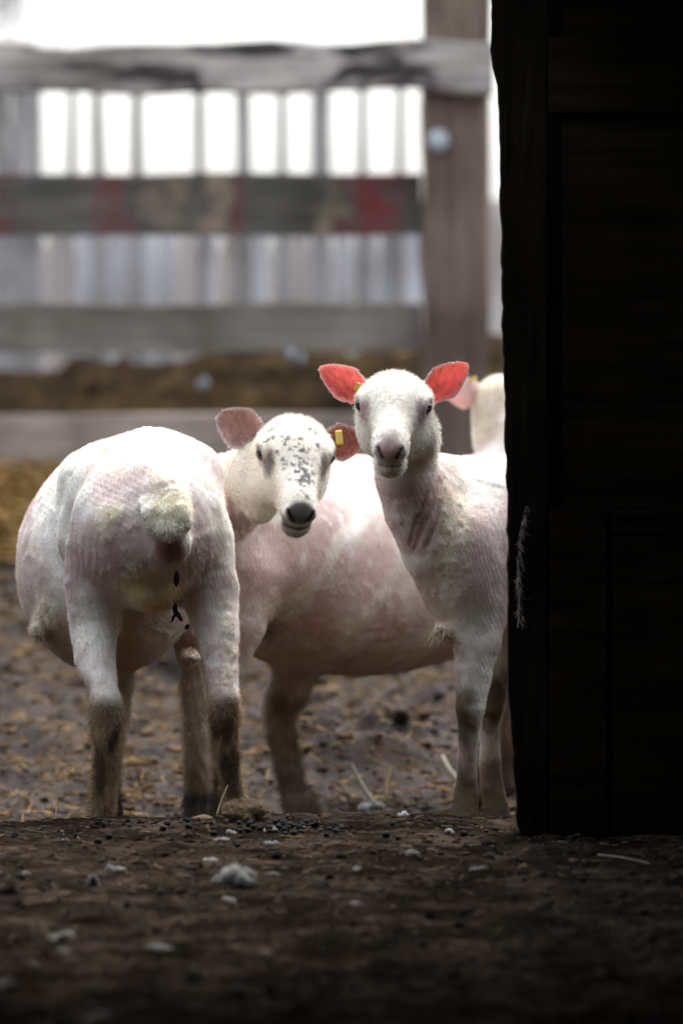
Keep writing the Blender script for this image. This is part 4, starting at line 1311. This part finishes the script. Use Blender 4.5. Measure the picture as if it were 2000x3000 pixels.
FD = 16.7
fence = tag(empty('fence', P(1330, 1450, FD)), 'weathered board fence of thick rails and a square post behind the sheep', 'fence')
def fpart(name, a, b, D, th, hh, mat, seed, wob=.006, label=None):
    V, Fq = rough_beam(P(*a, D), P(*b, D), th, hh, seed, wob=wob)
    o = mesh_obj(name, V, Fq, mat, fence, smooth=False)
    if label: o['label'] = label
    return o
fpart('post', (1336, -900), (1330, 1640), FD, .17, px(196, FD), M_POST, 5, .010)
fpart('rail', (-2600, 236), (1445, 192), FD - .13, .085, px(146, FD), M_RAIL, 6, .022, 'thick top rail with dark stains')
fpart('board', (-2600, 602), (1236, 600), FD + .02, .035, px(180, FD), M_PAINTED, 7, .005, 'dark board with patches of old red paint')
fpart('board', (-2600, 965), (1236, 957), FD + .02, .035, px(142, FD), M_PLANK, 8, .008, 'grey third board')
fpart('board', (-2600, 1310), (1236, 1296), FD - .02, .035, px(172, FD), M_PLANK_LOW, 9, .005, 'pale lowest board')
fpart('post', (-1500, -200), (-1500, 1640), FD, .17, px(180, FD), M_POST, 15, .008)
V, Fq = ball(P(1284, 412, FD - .11), 1.0, (.03, .02, .034), np.eye(3), 14, 10)
M_PORC, _nt, _b = new_mat('porcelain'); _b.inputs['Base Color'].default_value = (.40, .43, .44, 1); _b.inputs['Roughness'].default_value = .3
mesh_obj('insulator', V, Fq, M_PORC, fence)

# boards right of the post
V, Fq = rough_beam(P(1415, 590, FD), P(2300, 600, FD), .035, px(170, FD), 41)
# ------------------------------------------------------------------ far paling fence
PD = 19.6
palings = tag(empty('paling_fence', P(700, 1100, PD)), 'pale fence of narrow upright slats beyond the board fence', 'fence')
rg3 = np.random.default_rng(33)
tall = [(8, 40), (48, 34), (100, 34), (205, 20), (293, 26), (408, 26), (592, 24), (722, 34), (822, 22), (940, 46), (1062, 22), (1163, 20)]
M_SLATS = [wood_mat('paling_wood' + str(i), b, .18, 'Z') for i, b in enumerate([(.50, .49, .50), (.66, .65, .66), (.78, .78, .80), (.62, .54, .49)])]
M_TALL = wood_mat('paling_grey', (.28, .26, .245), .2, 'Z')
for i, (x, w) in enumerate(tall):
    lean = rg3.uniform(-12, 12)
    V, Fq = rough_beam(P(x + lean, 190 + rg3.uniform(-20, 20), PD - .06), P(x, 1250, PD - .06), .03, px(w * 1.25, PD), 50 + i, seg=6, wob=.004)
    mesh_obj('slat', V, Fq, M_TALL, palings, smooth=False)
x = -420
while x < 1700:
    w = rg3.uniform(34, 66)
    top = 560 + rg3.uniform(-30, 40)
    V, Fq = rough_beam(P(x + w / 2, top, PD), P(x + w / 2 + rg3.uniform(-4, 4), 1260, PD), .025, px(w, PD), 90 + int(x), seg=6, wob=.003)
    mesh_obj('slat', V, Fq, M_SLATS[rg3.integers(0, 4)], palings, smooth=False)
    x += w + rg3.choice((3, 6, 12, 24))
for y in (620, 1100):
    V, Fq = rough_beam(P(-600, y, PD + .06), P(1800, y - 8, PD + .06), .06, px(60, PD), 400 + y)
    mesh_obj('rail', V, Fq, M_TALL, palings, smooth=False)

# ------------------------------------------------------------------ bank of straw and manure against the fence
def bank_h(x, y):
    p = np.stack([x, y, x * 0], -1)
    t = np.clip((y - 17.0) / 1.6, 0, 1)
    ridge = np.sin(np.pi * t) ** .8
    lx = (x * F / 17.6 + 1000)
    # row of the crest in the photograph -> height
    rowc = np.interp(lx, [-1500, 0, 250, 450, 600, 750, 1250, 1700, 3000], [1040, 1085, 1095, 1090, 1065, 1030, 1020, 1000, 1000])
    hc = H - (rowc - YH) * 17.8 / F
    return -.1 + (hc + .1) * ridge + .09 * fbm(p, 5, 3, 260) * ridge + .05 * fbm(p, 22, 2, 261) * ridge
M_BANK, nt_, b_ = ground_mat('straw_bank', (.009, .007, .005), (.030, .021, .013), (.10, .066, .03), 3.2)
X_, Y_ = np.arange(-2.6, 2.6, .035), np.arange(17.0, 18.61, .035)
XX, YY = np.meshgrid(X_, Y_, indexing='ij')
ZZ = bank_h(XX, YY)
i = np.arange(len(X_) - 1)[:, None] * len(Y_) + np.arange(len(Y_) - 1)[None, :]
q = np.stack([i, i + len(Y_), i + len(Y_) + 1, i + 1], -1).reshape(-1, 4)
o = mesh_obj('straw_bank', np.stack([XX, YY, ZZ], -1).reshape(-1, 3), q, M_BANK)
tag(o, 'long bank of old straw and manure heaped behind the board fence', 'straw', None, 'stuff')
# yellow straw lying against the foot of the fence on the left
n = 2600
X = rg.uniform(-1.35, -.15, n); Y = rg.uniform(14.8, 16.55, n)
k = rg.random(n) < np.clip((-X - .55) / .4, .06, 1)
X, Y = X[k], Y[k]; n = len(X)
straws('straw_bedding', np.stack([X, Y, yard_height(X, Y) + rg.uniform(0, .05, n)], -1), rg.uniform(.05, .16, n), rg.uniform(.002, .006, n), M_STRAW,
       np.array([.26, .15, .045]) * rg.uniform(.4, 1.2, (n, 1)), 'golden straw bedding lying below the fence at the left', seed=19, tilt=.3)

# ------------------------------------------------------------------ bare tree far behind
def bare_tree(x, D, hgt, seed, label):
    rs = random.Random(seed)
    base = P(x, 700, D); base[2] = 0
    root = tag(empty('bare_tree', base), label, 'tree')
    V, Fq = [], []
    def seg(a, b, ra, rb):
        a, b = np.array(a), np.array(b); d = b - a; d = d / np.linalg.norm(d)
        s = np.cross(d, [0.3, 1, .1]); s /= np.linalg.norm(s); t = np.cross(d, s)
        k = len(V)
        for (c, r) in ((a, ra), (b, rb)):
            for j in range(5):
                an = j * 2 * math.pi / 5
                V.append(c + s * r * math.cos(an) + t * r * math.sin(an))
        for j in range(5):
            Fq.append([k + j, k + (j + 1) % 5, k + 5 + (j + 1) % 5, k + 5 + j])
    def grow(p, d, L, r, depth, crown):
        q = p + d * L
        seg(p, q, r, r * .72)
        if depth == 0: return
        for _ in range(rs.choice((2, 3, 3))):
            nd = d + np.array([rs.uniform(-.7, .7), rs.uniform(-.7, .7), rs.uniform(-.1, .5)])
            nd /= np.linalg.norm(nd)
            grow(q, nd, L * rs.uniform(.6, .85), r * .62, depth - 1, crown)
    seg(base - np.array([0, 0, .3]), base + np.array([0, 0, hgt * .25]), .16, .12)
    m = simple('bark', (.30, .28, .27), .9, .2, 8, .01, .3)
    mesh_obj('trunk', V, np.array(Fq), m, root)
    V.clear(); Fq.clear()
    for _ in range(4):
        d = np.array([rs.uniform(-.5, .5), rs.uniform(-.5, .5), 1]); d /= np.linalg.norm(d)
        grow(base + np.array([0, 0, hgt * .24]), d, hgt * .22, .07, 5, True)
    mesh_obj('crown', V, np.array(Fq), m, root)
bare_tree(-30, 60, 4.6, 5, 'faint bare tree against the sky in the top left corner')

# ------------------------------------------------------------------ door and barn
def dark_wood(name, base, ax):
    return wood_mat(name, base, .6, ax, .8, None, .03)
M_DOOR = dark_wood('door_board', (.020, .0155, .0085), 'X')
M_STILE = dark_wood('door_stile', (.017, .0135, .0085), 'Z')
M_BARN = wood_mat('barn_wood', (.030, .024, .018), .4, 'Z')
M_ROOF = simple('roof_tin', (.10, .10, .10), .6, .2, 4, .003, .2)
DD = 9.60
door = tag(empty('barn_door', P(1760, 2445, DD)), 'dark wooden barn door at the right with plywood panel and a wisp of wool on its edge', 'door')
def ragged_stile():
    # left edge of the door follows the worn, slightly leaning timber
    ys_ = np.linspace(-405, 2442, 110)
    e = np.interp(ys_, [-1900, 0, 190, 250, 330, 700, 1150, 1450, 1750, 1990, 2060, 2250, 2330, 2442],
                  [1425, 1436, 1441, 1455, 1460, 1466, 1476, 1486, 1488, 1489, 1494, 1500, 1508, 1520])
    e = e + 4.0 * vnoise(np.stack([ys_ * .02, ys_ * 0, ys_ * 0], 1), 1, 9) + 2.0 * vnoise(np.stack([ys_ * .09, ys_ * 0, ys_ * 0], 1), 1, 19)
    V, Fq = [], []
    for k, (yy, ee) in enumerate(zip(ys_, e)):
        for (xx, D) in ((ee + 3, DD), (ee, DD + .008), (ee + 1, DD + .05), (1640, DD + .05), (1640, DD + .012), (1597, DD)):
            V.append(P(xx, yy, DD) + np.array([0, D - DD, 0]))
    n = 6
    for k in range(len(ys_) - 1):
        for j in range(n):
            Fq.append([k * n + j, k * n + (j + 1) % n, (k + 1) * n + (j + 1) % n, (k + 1) * n + j])
    Fq.append(list(range(n))); Fq.append([(len(ys_) - 1) * n + j for j in range(n)][::-1])
    return mesh_obj('stile', V, Fq, M_STILE, door, smooth=False)
ragged_stile()
def dbox(name, x0, y0, x1, y1, D0, D1, mat, parent=door):
    a, b = P(x0, y0, DD), P(x1, y1, DD)
    c = np.array([(a[0] + b[0]) / 2, (D0 + D1) / 2, (a[2] + b[2]) / 2])
    V, Fq = box_faces(c, np.eye(3), (abs(b[0] - a[0]) / 2, (D1 - D0) / 2, abs(a[2] - b[2]) / 2), .08)
    return mesh_obj(name, V, Fq, mat, parent, smooth=False)
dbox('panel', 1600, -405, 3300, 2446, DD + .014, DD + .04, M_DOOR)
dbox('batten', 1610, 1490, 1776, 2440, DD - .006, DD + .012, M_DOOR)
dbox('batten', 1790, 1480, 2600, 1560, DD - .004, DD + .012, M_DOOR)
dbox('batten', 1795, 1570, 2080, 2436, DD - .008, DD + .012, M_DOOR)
dbox('rail', 1606, 110, 3300, 330, DD - .004, DD + .012, M_DOOR)
# wool snagged on the door edge
sp = []
for _ in range(170):
    t = random.random() ** .8
    xx = np.interp(t, [0, .3, .6, 1], [1540, 1522, 1515, 1521]) + random.gauss(0, 3.5)
    sp.append((xx, 1480 + 340 * t, DD - .004, random.uniform(.008, .028)))
w = tuft_strands(None, sp, (.50, .42, .36), name='wool_wisp', comb=(.15, -.2, -1), spread=.35, w=.0007)
tag(w, 'long thin wisp of wool snagged on the edge of the dark barn door', 'wool')

EAVE = 8.55
EZ = 1.62           # height of the low eave; the roof climbs towards the back of the barn
def roof_z(y): return EZ + (9.7 - y) * .11
barn = tag(empty('barn', (0, 6, 0)), 'dark wooden barn around the doorway the sheep are seen through', 'barn')
def slab(name, x0, x1, y0, y1, zb, zt, mat):
    """box whose bottom and top heights may follow the roof: zb, zt are numbers or functions of y"""
    f = lambda z, y: z(y) if callable(z) else z
    V = [(x, y, f(z, y)) for z in (zb, zt) for y in (y0, y1) for x in (x0, x1)]
    Fq = [(0, 2, 3, 1), (4, 5, 7, 6), (0, 1, 5, 4), (2, 6, 7, 3), (0, 4, 6, 2), (1, 3, 7, 5)]
    return mesh_obj(name, V, Fq, mat, barn, smooth=False)
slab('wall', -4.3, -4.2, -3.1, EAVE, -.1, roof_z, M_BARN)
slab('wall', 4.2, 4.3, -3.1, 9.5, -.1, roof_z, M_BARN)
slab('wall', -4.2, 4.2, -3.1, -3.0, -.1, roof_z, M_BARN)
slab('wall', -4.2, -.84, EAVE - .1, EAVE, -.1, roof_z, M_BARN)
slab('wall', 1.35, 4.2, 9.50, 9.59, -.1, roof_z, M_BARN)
slab('lintel', -.84, .29, EAVE - .1, EAVE, 1.46, roof_z, M_BARN)
slab('wall', .292, .35, EAVE - .1, 9.56, 1.49, roof_z, M_BARN)
slab('roof', -4.5, .16, -3.3, EAVE + .02, lambda y: roof_z(y) + .003, lambda y: roof_z(y) + .06, M_ROOF)
slab('roof', .16, 4.5, -3.3, 9.58, lambda y: roof_z(y) + .003, lambda y: roof_z(y) + .06, M_ROOF)  # unseen roof, run further out here to keep the door and floor dark

# unseen boxes added on both sides of the yard to block low sky light
def sky_blocker(x0, x1, y0, y1, h, label):
    r = tag(empty('sky_blocker', ((x0 + x1) / 2, (y0 + y1) / 2, -.06)), label, 'sky_blocker')
    for nm, lo, hi, m in (('wall', (x0, y0, -.2), (x1, y1, h), M_BARN), ('roof', (x0 - .15, y0 - .1, h + .004), (x1 + .15, y1 + .2, h + .09), M_ROOF)):
        c = (np.array(lo) + np.array(hi)) / 2; h_ = (np.array(hi) - np.array(lo)) / 2
        V, Fq = box_faces(c, np.eye(3), h_, .01)
        mesh_obj(nm, V, Fq, m, r, smooth=False)
sky_blocker(-6.0, -2.6, 9.6, 13.2, 1.7, 'low dark box added unseen on the left to block low sky light')
sky_blocker(2.6, 6.0, 9.8, 13.2, 1.7, 'low dark box added on the right to block low sky light, hidden behind the barn door')

# ------------------------------------------------------------------ the sheep
sheep_middle()
sheep_left()
sheep_right()
